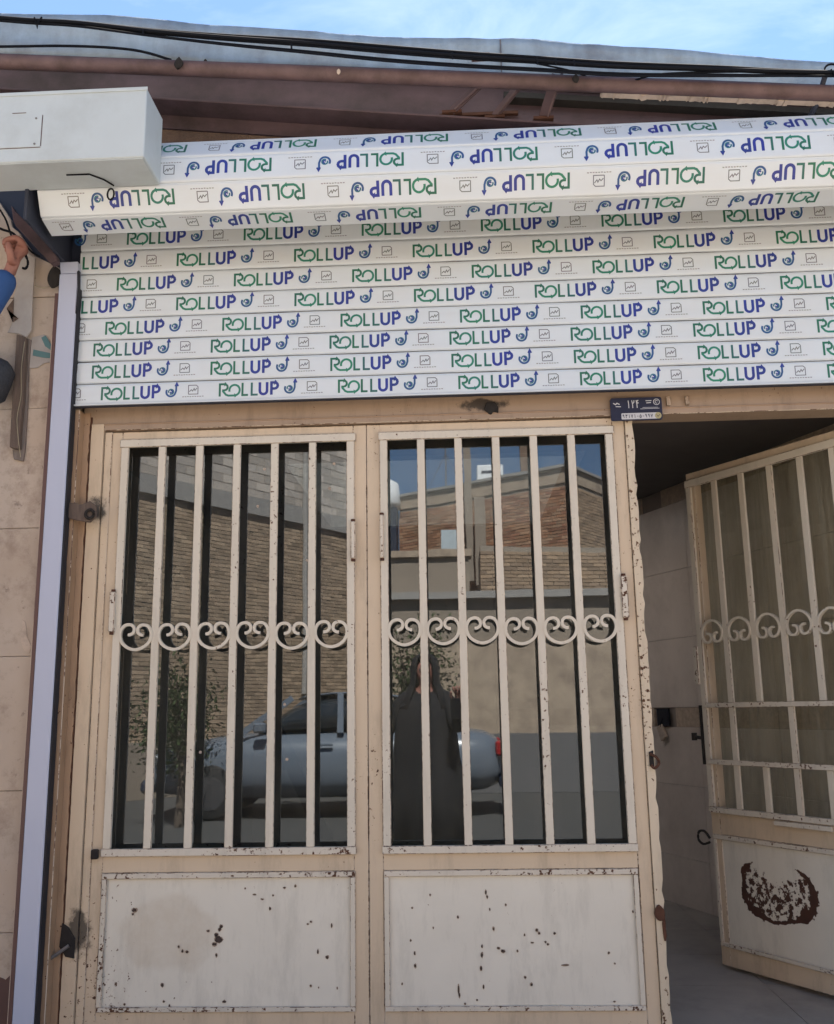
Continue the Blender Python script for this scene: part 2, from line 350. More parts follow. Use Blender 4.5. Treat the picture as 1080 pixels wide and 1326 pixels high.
def ragged(x0, x1, z0, z1, y0, y1, n=60, jl=0, jr=.004, seed=1):
    """upright strip whose edges are eaten away"""
    R = random.Random(seed); pl = []; pr = []
    for i in range(n+1):
        z = z0+(z1-z0)*i/n
        pl.append((x0+jl*R.random()**3, z)); pr.append((x1-jr*R.random()**3, z))
    mb = MB(); b = 0
    for (a, c) in zip(pl, pr): mb.v += [(a[0], y0, a[1]), (a[0], y1, a[1]), (c[0], y0, c[1]), (c[0], y1, c[1])]
    for i in range(n):
        a = 4*i; c = a+4
        mb.face([a, a+2, c+2, c]); mb.face([a+1, c+1, c+3, a+3]); mb.face([a, c, c+1, a+1]); mb.face([a+2, a+3, c+3, c+2])
    mb.face([0, 1, 3, 2]); e = 4*n; mb.face([e, e+2, e+3, e+1]); return mb
P = {"sheet": [(-1.577,2.779),(-1.51,2.725),(-1.51,2.589),(-1.506,2.447),(-1.521,2.421),(-1.553,2.437),(-1.593,2.441),(-1.576,2.479),(-1.557,2.493),(-1.586,2.503),(-1.602,2.533),(-1.579,2.568),(-1.571,2.622),(-1.582,2.697)],"batten": [(-1.555,2.431),(-1.521,2.418),(-1.518,2.296),(-1.516,2.182),(-1.519,2.069),(-1.518,2.007),(-1.551,2.014),(-1.553,2.154),(-1.554,2.297)],"batten2": [(-1.528,2.425),(-1.513,2.418),(-1.514,2.301),(-1.509,2.186),(-1.507,2.03),(-1.511,1.969),(-1.544,1.976),(-1.552,2.012),(-1.525,2.011),(-1.524,2.158),(-1.525,2.302)],"poster": [(-1.513,2.429),(-1.469,2.439),(-1.428,2.373),(-1.428,2.335),(-1.462,2.33),(-1.486,2.314),(-1.519,2.312)],"teal1": [(-1.478,2.427),(-1.462,2.435),(-1.427,2.378),(-1.433,2.372),(-1.462,2.394)],"teal2": [(-1.504,2.383),(-1.426,2.363),(-1.428,2.346),(-1.465,2.35),(-1.505,2.36)],"bag": [(-1.669,2.392),(-1.581,2.323),(-1.552,2.308),(-1.536,2.273),(-1.549,2.226),(-1.569,2.167),(-1.635,2.136)],"wall_top": [(-1.859,3.096),(-1.672,2.97),(-1.626,2.899),(-1.618,2.868),(-1.593,2.848),(-1.523,2.747),(-1.427,2.697)],"angle": [(-1.578,2.899),(-1.556,2.87),(-1.407,2.713),(-1.397,2.677),(-1.419,2.666),(-1.555,2.816),(-1.566,2.84)],"wire1": [(-1.653,2.935),(-1.59,2.843),(-1.563,2.776),(-1.551,2.767),(-1.522,2.751),(-1.483,2.705),(-1.452,2.686)],"wire2": [(-1.649,2.821),(-1.591,2.786),(-1.539,2.763),(-1.511,2.717),(-1.482,2.658),(-1.486,2.631),(-1.499,2.632)],"patch": [(-1.49,0.302),(-1.456,0.288),(-1.44,0.302),(-1.439,0.351),(-1.43,0.302),(-1.429,0.15),(-1.478,0.15)],"wpatch": [(-1.479,1.416),(-1.468,1.408),(-1.459,1.358),(-1.441,1.324),(-1.45,1.304),(-1.467,1.314),(-1.48,1.345)],"weld": [(-1.302,0.444),(-1.282,0.432),(-1.259,0.397),(-1.259,0.339),(-1.286,0.344),(-1.308,0.374)],"weldrod": [(-1.354,0.324),(-1.275,0.378)],"brk": [(-1.354,1.819),(-1.293,1.809),(-1.266,1.82),(-1.244,1.802),(-1.242,1.764),(-1.263,1.745),(-1.29,1.749),(-1.351,1.764)],"boxhook": [(-1.237,2.834),(-1.159,2.836),(-1.127,2.802)],"lingrime": [(0.029,2.156),(0.104,2.13),(0.114,2.11),(0.135,2.093),(0.157,2.106),(0.176,2.092),(0.18,2.128),(0.213,2.15),(0.203,2.167),(0.043,2.167)],"chipsL": [(-1.076,0.478,0.013,0.0104),(-1.081,0.466,0.0052,0.0052),(-0.792,0.427,0.0078,0.0078),(-0.797,0.418,0.0078,0.0078),(-0.807,0.401,0.0104,0.013),(-0.799,0.387,0.0208,0.0156),(-0.813,0.374,0.013,0.0078),(-0.834,0.413,0.0078,0.0052),(-0.928,0.367,0.0052,0.0052),(-0.915,0.353,0.0052,0.0078),(-0.9,0.351,0.0078,0.0052),(-0.805,0.341,0.0052,0.0078),(-0.977,0.253,0.0078,0.0078),(-1.096,0.197,0.0052,0.0052),(-0.815,0.171,0.0052,0.0078),(-0.777,0.204,0.0104,0.0052),(-0.635,0.479,0.0052,0.0078),(-0.589,0.542,0.0078,0.0039),(-0.554,0.547,0.0052,0.0052),(-0.626,0.519,0.0039,0.0039),(-0.503,0.439,0.0052,0.0039),(-0.513,0.432,0.0052,0.0026),(-0.436,0.427,0.0039,0.0078),(-0.48,0.349,0.0039,0.0104),(-0.45,0.333,0.0078,0.0078),(-0.502,0.249,0.0052,0.0052),(-0.477,0.244,0.0026,0.0026),(-0.418,0.242,0.0026,0.0052),(-0.97,0.205,0.0052,0.0052),(-0.952,0.192,0.0039,0.0078),(-0.939,0.171,0.0026,0.0156),(-0.928,0.151,0.0026,0.0156),(-0.947,0.182,0.0026,0.0104),(-0.717,0.541,0.0039,0.0039),(-0.686,0.522,0.0104,0.0026),(-0.661,0.508,0.0078,0.0026)],"chipsR": [(-0.12,0.517,0.0039,0.0039),(-0.178,0.478,0.0039,0.0039),(-0.033,0.45,0.0052,0.0052),(0.058,0.523,0.0039,0.0104),(0.062,0.509,0.0039,0.0078),(0.069,0.472,0.0026,0.0052),(0.079,0.414,0.0052,0.0078),(0.215,0.409,0.0065,0.0078),(0.222,0.4,0.0052,0.0052),(0.176,0.395,0.0039,0.0052),(0.271,0.399,0.0065,0.0052),(0.241,0.374,0.0052,0.0039),(0.248,0.367,0.0052,0.0039),(0.199,0.372,0.0078,0.0026),(0.092,0.357,0.0078,0.0052),(0.106,0.348,0.0104,0.0065),(0.152,0.348,0.0039,0.0039),(0.041,0.362,0.0039,0.0078),(0.04,0.337,0.0052,0.013),(0.036,0.298,0.0052,0.0104),(-0.171,0.306,0.0065,0.0078),(-0.172,0.343,0.0039,0.0078),(-0.184,0.381,0.0039,0.0052),(0.042,0.244,0.0039,0.0104),(-0.036,0.238,0.0039,0.0208),(-0.034,0.22,0.0039,0.0104),(-0.023,0.166,0.0039,0.0208),(-0.014,0.144,0.0039,0.0156),(0.049,0.159,0.0052,0.0156),(0.173,0.271,0.0052,0.0052),(0.192,0.25,0.0065,0.0065),(0.3,0.306,0.0182,0.0031),(0.437,0.341,0.0052,0.0052),(0.454,0.31,0.0039,0.0039),(0.519,0.462,0.0039,0.0052),(0.274,0.157,0.0039,0.013),(-0.017,0.195,0.0039,0.0039),(0.021,0.206,0.0039,0.0039),(0.446,0.2,0.0052,0.0026),(-0.213,0.254,0.0039,0.0052),(-0.112,0.418,0.0026,0.0052),(0.12,0.485,0.0039,0.0039)],"spots": [(-0.687,1.948),(-0.709,1.813),(-0.437,1.961),(-0.453,1.871),(-0.531,1.615),(-0.605,1.122),(-0.89,0.968),(-0.595,0.941)]}

# ================================================================== THE SETTING
ST = -.12                                            # street level; the shop floor is one step up
FL = .09
def struct(name, mb, mat, **k):
    o = mb.build(name, mat, **k); o['kind'] = 'structure'; return o
struct('street', MB().box(-120, 120, -120, -6.105, ST-.3, ST-.004), M['asphalt'])
struct('bounce_forecourt', MB().box(-60, 60, -6.1, -1.25, ST-.3, ST), M['bounce_paving'])  # unseen ground made pale to bounce sun onto the shopfront
struct('pavement', MB().box(-30, 30, -1.245, -.02, ST-.3, ST+.10), M['plaster2'], bev=.01)
struct('ground', MB().box(-150, 150, -150, 150, ST-.8, ST-.32), M['asphalt'])
struct('doorstep', MB().box(-1.33, 1.52, -.018, .14, ST-.2, FL), M['plaster2'], bev=.006)
# interior of the shop
WP = [(1.86, .13), (.24, 4.2)]                     # right-hand wall, seen through the open leaf
wd = Vector((WP[1][0]-WP[0][0], WP[1][1]-WP[0][1], 0)); wl = wd.length; wd.normalize()
fl = struct('floor', MB().box(-1.7, 2.2, .145, 4.3, ST-.2, FL-.012), M['grout'])
tm = MB().box(.0015, .4485, .0015, .4485, -.010, 0).mesh('floor_tile', M['ftile'])
k = 0
for i in range(8):
    for j in range(9):
        x = -1.62+.45*i; y = .15+.45*j
        if y < 4.2: link('floor_tile', tm, fl, (x, y, FL+random.uniform(-.0008, .0008)))
struct('low_shade_ceiling', MB().box(-1.7, 2.2, .14, 1.098, 2.26, 2.85).box(-1.7, 2.2, 2.902, 4.3, 2.26, 2.85).box(-1.7, -.902, 1.098, 2.902, 2.26, 2.85).box(.602, 2.2, 1.098, 2.902, 2.26, 2.85), M['ceil'])  # set low and dark to imitate the shade at the doorway's top
struct('back_wall', MB().box(-1.7, 2.2, 4.2, 4.35, ST, 2.26), M['iplaster'])
struct('left_interior_wall', MB().box(-1.75, -1.6, .13, 4.2, ST, 2.26), M['iplaster'])
rw = MB(); nrm = Vector((wd.y, -wd.x, 0))            # away from the room
a = Vector((WP[0][0], WP[0][1], 0)); b = a+wd*wl
q = [a+nrm*.012, b+nrm*.012, b+nrm*.2, a+nrm*.2]
rw.add([(p.x, p.y, ST) for p in q]+[(p.x, p.y, 2.26) for p in q], [(0, 1, 2, 3), (7, 6, 5, 4), (0, 4, 5, 1), (1, 5, 6, 2), (2, 6, 7, 3), (3, 7, 4, 0)])
rwo = struct('right_interior_wall', rw, M['grout'])
ang = math.atan2(wd.y, wd.x)
zs = [.09, .33, .69, .985, 1.085, 1.445, 1.805, 2.165, 2.26]
tile_me = {}
for r in range(len(zs)-1):
    h = zs[r+1]-zs[r]; bord = abs(h-.10) < .011
    w_ = .2 if bord else .6
    key = (round(h, 3), w_)
    if key not in tile_me:
        tile_me[key] = MB().box(.0012, w_-.0012, -.010, .0, .0012, h-.0012).mesh('border_tile' if bord else 'wall_tile', M['border' if bord else 'itile'])
    n = int(wl/w_)
    for c in range(n):
        if bord and c == 10: continue                # the open socket hole
        p = a+wd*(c*w_)
        o = link('border_tile' if bord else 'wall_tile', tile_me[key], rwo, (p.x, p.y, zs[r])); o.rotation_euler = (0, 0, ang)
        o.location += nrm*random.uniform(.0002, .0014)
# hanging socket in the wall's tile border
pc = a+wd*2.1-nrm*.01
sk = thing('wall_socket', 'broken wall socket hanging out of the beige tile border inside the shop', 'socket', (pc.x, pc.y, 1.035), ang)
MB().box(-.055, .055, -.006, .004, -.045, .045).build('back_box', M['black'], sk)
MB().plate([(-.03, -.10), (.02, -.125), (.055, -.055), (.01, -.035)], -.0, .014).build('cover_plate', M['pale'], sk, bev=.002)
MB().tube([(0, .0, .0), (.01, .015, -.03), (.015, .01, -.06)], .003, 6).build('wire', M['black'], sk)
# facade masonry
struct('wall_header', MB().box(-1.345, 1.6, .104, .14, 2.18, 3.30).sbox(-8, 8, .142, .3, 2.86, 3.24, .11), M['mud'])
struct('mud_plaster_wall', MB().sbox(-1.9, 1.9, -.10, .10, 3.005, 3.19, .11), M['mud'])
struct('right_pier', MB().box(1.63, 8, -.05, .10, ST, 3.4), M['stone'])
struct('left_pier_core', MB().box(-8, -1.345, .0, .3, ST, 2.72).box(-8, -1.9, -.04, 0, ST, 2.70), M['mortar'])
struct('roof', MB().sbox(-8, 8, -.14, 1.1, 3.26, 3.30, .11).sbox(-8, -.9, 1.1, 2.9, 3.26, 3.30, .11).sbox(.6, 8, 1.1, 2.9, 3.26, 3.30, .11).sbox(-8, 8, 2.9, 6.2, 3.26, 3.30, .11), M['pipe'])
struct('added_light_shaft', MB().box(-.9, -.82, 1.1, 2.9, 2.26, 3.6).box(-.82, .52, 2.82, 2.9, 2.26, 4.8).box(.52, .6, 1.1, 2.9, 2.26, 3.8).box(-.82, .52, 1.1, 1.18, 2.26, 3.5), M['tank'])  # unseen roof opening added to let daylight in; sides block direct sun
struct('rear_rooms', MB().box(-1.75, 1.75, 4.36, 9, ST, 2.9), M['plaster2'])
fb = MB().box(-12, 12, 9.2, 14, ST, 6).build('added_rear_block', M['plaster2']); tag(fb, 'plain rendered block added unseen behind the shop, hidden by its roof edge', 'building')  # unseen block added to cast shade towards the street

# ------------------------------------------------------------------ stone clad wall, left
sw = thing('stone_clad_wall', 'beige stone tiled wall with dark stains left of the white guide rail', 'wall', (-2, -.05, ST))
org = Vector((-2, -.05, ST))
zt = [ST, .002, .425, .859, 1.294, 1.732, 2.164, 2.585]
for r in range(len(zt)-1):
    off = [0, .25][r % 2]
    for x0, x1 in ((-1.425-.62+off*0, -1.425), (-2.67, -2.047), (-3.3, -2.672)):
        MB().box(x0+.001, x1-.001, -.0, .045, zt[r]+.0007, zt[r+1]-.0007).build('stone_tile', M['stone'], sw, Vector((0, -.05+random.uniform(-.0012, .0012), 0))-org, bev=.0015)
MB().plate([(-3.3, 2.587)]+[(-3.3, 2.95), (-1.75, 2.95)]+P['wall_top']+[(-1.427, 2.587)], 0, .045).build('stone_tile', M['stone'], sw, Vector((0, -.051, 0))-org, bev=.0015)
MB().plate(P['patch'], -.054, -.0512).build('bare_mortar_patch', M['brown_trim'], sw, -org)
MB().plate(P['wpatch'], -.0530, -.0512).build('chalk_stain', M['pale'], sw, -org)
MB().box(-8, -3.31, -.05, -.041, ST, 2.9).build('plain_cladding', M['stone'], sw, -org)

# ================================================================== ROLLER SHUTTER
HC = .0965
sh = thing('roller_shutter', 'white roller shutter half rolled up with its green and blue printed film still on', 'shutter', (0, -.06, 2.16))
shl = Vector((0, -.06, 2.16))
def lerp(a, b, t): return tuple(a[i]+(b[i]-a[i])*t for i in range(3))
def arc(cx, cz, r, a0, a1, n=8, rz=None):
    rz = rz or r
    return [(cx+r*math.cos(math.radians(a0+(a1-a0)*i/n)), cz+rz*math.sin(math.radians(a0+(a1-a0)*i/n))) for i in range(n+1)]
GREEN = (.014, .14, .09); GREEN2 = (.018, .20, .135); BLUE = (.022, .04, .27); BLUE2 = (.02, .09, .25); GREY = (.17, .18, .20)
LOGO = [  # stroke, width, colour ; crop units (x from 455, z up from the baseline)
    ([(460, -2), (460, 86), (492, 86)]+arc(492, 64, 22, 90, -90, 6)+[(476, 42)], 10, GREEN),
    ([(480, 38), (503, 10), (520, 3), (562, 3)]+arc(562, 41, 36, -90, 195, 16, 38), 10, GREEN2),
    ([(617, 92), (617, 4), (656, 4)], 10, GREEN),
    ([(681, 92), (681, 4), (723, 4)], 10, (.022, .13, .12)),
    ([(737, 92), (737, 33)]+arc(762, 31, 25, 180, 360, 8)+[(787, 92)], 13, BLUE),
    ([(817, 0), (817, 88), (839, 88)]+arc(839, 66, 22, 90, -90, 6)+[(824, 44)], 13, BLUE),
    (arc(942, 42, 32, 150, 345, 12)+[(978, 50), (978, 92)], 9, BLUE2),
    ([(970, 82), (981, 104), (992, 82)], 7, BLUE),
    (arc(943, 43, 18, 200, -120, 10), 6, (.03, .16, .22)),
    (arc(944, 44, 9, 120, -160, 6), 6, BLUE),
    ([(1064, 22), (1064, 86), (1118, 86), (1130, 74), (1130, 22), (1064, 22)], 3.5, GREY),
    ([(1070, 40), (1084, 54), (1093, 44), (1103, 62), (1109, 48), (1124, 66)], 3.5, GREY)]
for i in range(9): LOGO.append(([(1022+17*i, 4+(i % 3)), (1034+17*i, 4+((i+1) % 2))], 4, (.30, .31, .33)))
def print_mb(offs, period, x0, x1, uh, flip):
    """flat ink on a slat. local x along the slat, z up the slat, y = 0 is its face"""
    k = period/822.0; mb = MB()
    for o in offs:
        j = 0
        for pts, w, c in LOGO:
            pp = [((px_-455)*k*(-1 if flip else 1)+o, (uh+pz*k) if not flip else (HC-uh-pz*k)) for px_, pz in pts]
            if min(p[0] for p in pp) < x0+.003 or max(p[0] for p in pp) > x1-.003:
                j += 1; continue
            L_, R_ = offset2(pp, (w*1.32+1.2)*k/2); n = len(pp); y = -.0004-.00003*(j % 10); j += 1
            b0 = len(mb.v); mb.v += [(p[0], y, p[1]) for p in L_]+[(p[0], y, p[1]) for p in R_]
            for i in range(n-1):
                mb.cur = tuple(max(0, v*random.uniform(.9, 1.1)) for v in c) if i == 0 else mb.cur
                mb.face([b0+i, b0+n+i, b0+n+i+1, b0+i+1])
    return mb
def slat_mb(x0, x1, h, nx=24, amp=.0006, seed=0):
    R = random.Random(seed)
    prof = [(.010, .0), (.0035, .0005), (.0008, .004), (0, .010), (0, h-.013), (.001, h-.009), (.0045, h-.0075), (.005, h-.004), (.010, h-.002)]
    mb = MB(); n = len(prof)
    for i in range(nx+1):
        x = x0+(x1-x0)*i/nx; w = R.uniform(-amp, amp)
        mb.v += [(x, y, z+w) for y, z in prof]
    for i in range(nx):
        for j in range(n-1): mb.face([i*n+j, (i+1)*n+j, (i+1)*n+j+1, i*n+j+1])
    mb.face([i for i in range(n)]); mb.face([nx*n+i for i in range(n)][::-1])
    return mb
SX0, SX1 = -1.350, 1.60
zr = [2.166, 2.247, 2.330, 2.411, 2.495, 2.579, 2.666, 2.757, 2.845]
roff = [(.014, .420), (-.008, .425), (-.013, .423), (.026, .423), (.292, .427), (.072, .427), (.291, .428), (.110, .430)]
for i in range(8):
    h = zr[i+1]-zr[i]
    s_ = slat_mb(SX0, SX1, h, seed=i).build('slat', M['film'], sh, Vector((0, -.06, zr[i]))-shl, fix=False)
    o0, per = roff[i]; offs = [o0+per*q for q in range(-5, 6)]
    for oo in offs:
        pm = print_mb([oo], per, -1.408, 1.612, .0175, False)
        if pm.v: pm.build('printed_logo', M['print'], s_, fix=False)
# the coil: an eleven sided roll of the same slats
CY, CZ = -.235, 2.85
coff = {-78: (.336, .434), -27: (-.044, .435), 3: (-.149, .438), 30: (-.002, .440)}
CX0, CX1 = -1.372, 1.60
HC = .0965                                           # on the convex roll the hooked joints open and more of each slat shows
NORM = [-78, -27, 3, 30, 60, 93, 127, 161]; chain_ = {}
y_, z_ = -.345, 2.733
for e in NORM[1:]:
    er = math.radians(e); chain_[e] = (y_, z_); y_ += HC*math.sin(er); z_ += HC*math.cos(er)
er = math.radians(-78); chain_[-78] = (-.345-HC*math.sin(er), 2.733-HC*math.cos(er))
for e in NORM:
    er = math.radians(e)
    s_ = slat_mb(CX0, CX1, HC, seed=150+e).build('coiled_slat', M['film'], sh, fix=False)
    # slat local: x, outward normal = -y, up = z  -> world normal (0,-cos e, sin e), tangent (0, sin e, cos e)
    s_.rotation_euler = (-er, 0, 0)
    base = Vector((0, *chain_[e]))
    s_.location = base-shl
    if e in coff:
        o0, per = coff[e]
        for q in range(-4, 6):
            pm = print_mb([o0+per*q], per, CX0, CX1, .0215, True)
            if pm.v: pm.build('printed_logo', M['print'], s_, fix=False)
MB().box(SX0, SX1, -.066, -.048, 2.158, 2.1665).build('bottom_bar', M['navy'], sh, -shl, bev=.001)
MB().box(SX0, SX1, -.072, -.060, 2.1615, 2.1660).build('bottom_seal', M['film'], sh, -shl)
MB().tube([(CX0-.03, CY, CZ), (CX1+.03, CY, CZ)], .05, 12).build('axle', M['steel'], sh, -shl)
for x in (-1.40, 1.625):
    MB().box(x-.006, x+.006, -.40, -.02, 2.70, 3.03).build('end_plate', M['navy'], sh, -shl, bev=.002)
# guide rails
rl = thing('guide_rail', 'tall white guide rail still in its lilac film between stone wall and door', 'guide rail', (-1.375, -.05, ST), group=None)
def rail(root, x0, x1, dark, org):
    MB().box(x0, x1, -.09, -.052, ST+.10, 2.655).build('channel', M['railfilm'], root, -org, bev=.003)
    MB().plate([(x0+.004, 2.656), (x1, 2.656), (x1-.004, 2.70), (x0-.002, 2.70)], -.088, -.06).build('inlet_lip', M['railfilm'], root, -org)
    xa, xb = dark
    ragged(xa, xb, ST+.10, 2.60, -.086, -.053, 90, 0, .0015, 4).build('brush_seal', M['black'], root, -org)
rail(rl, -1.411, -1.343, (-1.3425, -1.337), Vector((-1.375, -.05, ST)))
MB().box(-1.4235, -1.4112, -.0885, -.052, ST+.10, 2.58).build('brown_edge_strip', M['brown_trim'], rl, -Vector((-1.375, -.05, ST)))
MB().box(-1.4268, -1.4237, -.086, -.052, ST+.10, 2.55).build('white_edge_strip', M['pale'], rl, -Vector((-1.375, -.05, ST)))
MB().plate([(-1.346, 2.66), (-1.340, 2.665), (-1.335, 2.56), (-1.338, 2.52), (-1.343, 2.50), (-1.341, 2.6)], -.092, -.075).build('torn_seal_end', M['black'], rl, -Vector((-1.375, -.05, ST)))
rl2 = thing('guide_rail', 'guide rail in lilac film at the right end of the shutter', 'guide rail', (1.59, -.05, ST))
rail(rl2, 1.592, 1.618, (1.582, 1.5915), Vector((1.59, -.05, ST)))
# dark sheet painted as the shaded recess, and angle iron, at the left end of the coil
hp = MB().plate([(-1.86, 2.80), (-1.86, 3.04), (-1.34, 3.04), (-1.34, 2.62), (-1.392, 2.62), (-1.43, 2.70)], -.035, -.02).build('recess_shade_sheet', M['navy'])
tag(hp, 'dark blue sheet standing for the shaded recess behind the left end of the rolled shutter', 'shade sheet')
ai = MB().plate(P['angle'], -.15, -.115).build('angle_iron', M['beam'], bev=.002)
tag(ai, 'brown angle iron bracket sloping down to the top of the guide rail', 'bracket')

# ================================================================== DOOR FRAME AND LINTEL
df = thing('door_frame', 'tan and cream steel door frame with rusty edges round the folding doors', 'door frame', (0, .02, FL)); dfo = Vector((0, .02, FL))
MB().box(-1.395, -1.325, -.048, .10, FL, 2.155).build('tan_column', M['tan'], df, -dfo, bev=.002)
ragged(-1.3248, -1.3030, FL, 2.155, -.004, .09, 120, 0, .0035, 19).build('column_flange', M['tan'], df, -dfo)
ragged(-1.3045, -1.2968, FL, 2.14, .0, .09, 120, .002, .0035, 9).build('rust_seam', M['rust'], df, -dfo)
ragged(-1.2972, -1.2525, FL, 2.112, -.004, .09, 120, .0012, .0, 10).build('jamb', M['cream'], df, -dfo)
ragged(.5885, .6175, FL, 2.0875, .002, .09, 64, .0, .0075, 12).build('jamb', M['cream_worn'], df, -dfo)
MB().box(-1.33, 1.60, .004, .10, 2.1125, 2.60).build('lintel_beam', M['lintel'], df, -dfo)
MB().box(-1.252, 1.60, -.003, .10, 2.0885, 2.1120).build('lintel_lip', M['lintel'], df, -dfo, bev=.002)
MB().box(-1.252, 1.60, -.0055, .003, 2.1085, 2.1115).build('lintel_bead', M['tan'], df, -dfo)
MB().box(1.475, 1.515, .0, .11, FL, 2.0875).build('jamb', M['cream'], df, -dfo, bev=.002)
MB().plate([(.10, 2.125), (.115, 2.108), (.125, 2.104), (.135, 2.115), (.15, 2.108), (.152, 2.13), (.14, 2.15), (.11, 2.15)], -.010, .002).build('grease_lump', M['soot_and_shade'], df, -dfo, bev=.003)
for x in (.735, .80):
    MB().box(x, x+.012, -.012, .003, 2.118, 2.15).build('welded_tab', M['lintel'], df, -dfo, bev=.002)
bk = thing('wall_hasp', 'rusty steel strap with a burnt bolt hole fixed across the tan door column', 'hasp', (-1.3, -.01, 1.78))
ho = -Vector((-1.3, -.01, 1.78))
MB().plate(P['brk'], -.062, -.050).build('strap', M['wood'], bk, ho, bev=.0015)
MB().tube([(-1.262+.014*math.cos(a_), -.067, 1.772+.015*math.sin(a_)) for a_ in [2*PI*i/16 for i in range(17)]], .0055, 8).build('burnt_eye', M['soot_and_shade'], bk, ho, smooth=True)
wdl = thing('burnt_rod', 'sooty burnt weld with a short rod low on the left door jamb', 'rod', (-1.27, 0, .40))
MB().plate(P['weld'], -.010, -.0045).build('soot_patch', M['soot_and_shade'], wdl, -Vector((-1.27, 0, .40)))
MB().tube([(P['weldrod'][0][0], -.03, P['weldrod'][0][1]), (P['weldrod'][1][0], -.014, P['weldrod'][1][1])], .006, 6).build('rod', M['steel'], wdl, -Vector((-1.27, 0, .40)))

# ================================================================== DOOR LEAVES
def scroll_pts(r):
    left = [(140, 275), (160, 272), (181, 255), (183, 225), (165, 203), (138, 198), (108, 208), (88, 235), (80, 270), (86, 308), (106, 342), (140, 368), (170, 380), (197, 384)]
    full = left+[(394-x, z) for x, z in left[::-1][1:]]
    k = r/118.0
    return smoothline([((x-197)*k, (290-z)*k) for x, z in full], 3)
SCR = MB().ribbon(scroll_pts(.0535), .0098, -.006, .006).mesh('scroll', M['white'])
SCRF = MB().ribbon([(x, -z) for x, z in scroll_pts(.0560)], .0085, -.006, .006).mesh('scroll', M['white'])
def leaf(label, loc, rz, W_, gl, gr, fs, kind, stile_l, stile_r):
    """local x along the leaf from its left (hinge) side, fs = -1 when the street face looks to local -y.
       depth q is measured inwards from the grille's front"""
    t = thing('glazed_door_leaf', label, 'door', loc, rz)
    def Y(q0, q1): return (q0, q1) if fs < 0 else (-q1, -q0)
    def bx(n, x0, x1, q0, q1, z0, z1, m='cream', bev=.0018):
        y0, y1 = Y(q0, q1); return MB().box(x0, x1, y0, y1, z0, z1).build(n, M[m], t, bev=bev)
    open_ = kind == 'open'
    zb = .105 if open_ else .125; top = 2.085 if not open_ else 2.072
    gz0, gz1 = (.644, .668) if not open_ else (.675, .697)
    gt0, gt1 = (2.025, 2.053) if not open_ else (2.008, 2.040)
    # outer frame
    for k_, (x0, x1) in enumerate((stile_l, stile_r)):
        bx('stile', x0, x1, .012, .052, zb, top)
    if kind == 'left': bx('rebate_strip', stile_l[0], stile_l[0]+.027, .006, .0119, zb, top)
    bx('top_rail', stile_l[1], stile_r[0], .012, .052, gt1-.004, top)
    bx('middle_rail', stile_l[1], stile_r[0], .012, .052, .592, gz0+.004)
    bx('bottom_rail', stile_l[1], stile_r[0], .012, .052, zb, .185)
    # pressed panel and its beading
    x0, x1 = gl-.012, gr+.012
    bx('panel_bead', x0, x1, .004, .0118, .574, .592, 'white_worn'); bx('panel_bead', x0, x1, .004, .0118, .175, .190, 'white_worn')
    bx('panel_bead', x0, x0+.017, .0045, .0116, .190, .574, 'white'); bx('panel_bead', x1-.017, x1, .0045, .0116, .190, .574, 'white')
    y0, y1 = Y(.0165, .020)
    mb = MB(); nx, nz = 12, 8; R = random.Random(int(W_*1000)+len(label)); pw = [[R.uniform(-.0012, .0012) for _ in range(nz+1)] for _ in range(nx+1)]
    for i in range(nx+1):
        for j in range(nz+1): mb.v.append((x0+.010+(x1-x0-.02)*i/nx, (.0155+pw[i][j])*(-fs), .186+(.398)*j/nz))
    for i in range(nx):
        for j in range(nz): a_ = i*(nz+1)+j; mb.face([a_, a_+nz+1, a_+nz+2, a_+1])
    pn = mb.build('panel', M['ring'] if open_ else M['stained'] if kind == 'left' else M['panel'], t, smooth=True)
    # grille
    bw = .0265
    bx('grille_top_bar', gl-.018, gr+.018, -.002, .0115, gt0, gt1, 'white'); bx('grille_bottom_bar', gl-.016, gr+.016, -.004, .0115, gz0, gz1, 'white_worn')
    y0, y1 = Y(-.0, .013)
    for x in (gl, gr): MB().box(x-.0135, x+.0135, y0, y1, gz1, gt0).build('grille_side_bar', M['white'], t, bev=.0018)
    st = (gr-gl)/6
    cen = 1.352 if not open_ else 1.388
    y0, y1 = Y(.001, .012)
    me = MB().box(-bw/2, bw/2, y0, y1, gz1, gt0).mesh('grille_bar', [M['white'], M['edge']])
    if open_:
        me_u = MB().box(-bw/2, bw/2, y0, y1, 1.105, gt0).mesh('grille_bar', M['white']); me_l = MB().box(-bw/2, bw/2, y0, y1, gz1, .862).mesh('short_grille_bar', M['white'])
        for z0, z1 in ((1.085, 1.1045), (.8625, .882)):
            ya, yb = Y(-.006, .0005); MB().box(gl, gr, ya, yb, z0, z1).build('cross_bar', M['white_worn'], t, bev=.0015)
    for i in range(1, 6):
        x = gl+st*i
        if open_ and i % 2 == 0:
            link('grille_bar', me_u, t, (x, 0, 0), .0015); link('grille_bar', me_l, t, (x, 0, 0), .0015)
        else: link('grille_bar', me, t, (x, 0, 0), .0015)
    for i in range(6):
        o = link('scroll', SCRF if open_ else SCR, t, (gl+st*(i+.5), (.004 if fs < 0 else -.004), cen+random.uniform(-.003, .003)))
        o.scale = (st/.131*(1.0 if not open_ else .93), 1, 1); o.rotation_euler = (0, random.uniform(-.04, .04), 0)
    y0, y1 = Y(.066, .070)
    g = MB().box(stile_l[0]+.01, stile_r[1]-.01, y0, y1, .615, 2.075).build('glass_pane', M['glass_clear' if open_ else 'glass'], t)
    return t, g, Y
lf, lg, Yf = leaf('left closed door leaf, reflecting the brick building and beige stained on its lower panel', (-1.2505, 0, 0), 0, .934, -1.174+1.2505, -.371+1.2505, -1, 'left', (0, .063), (.888, .934))
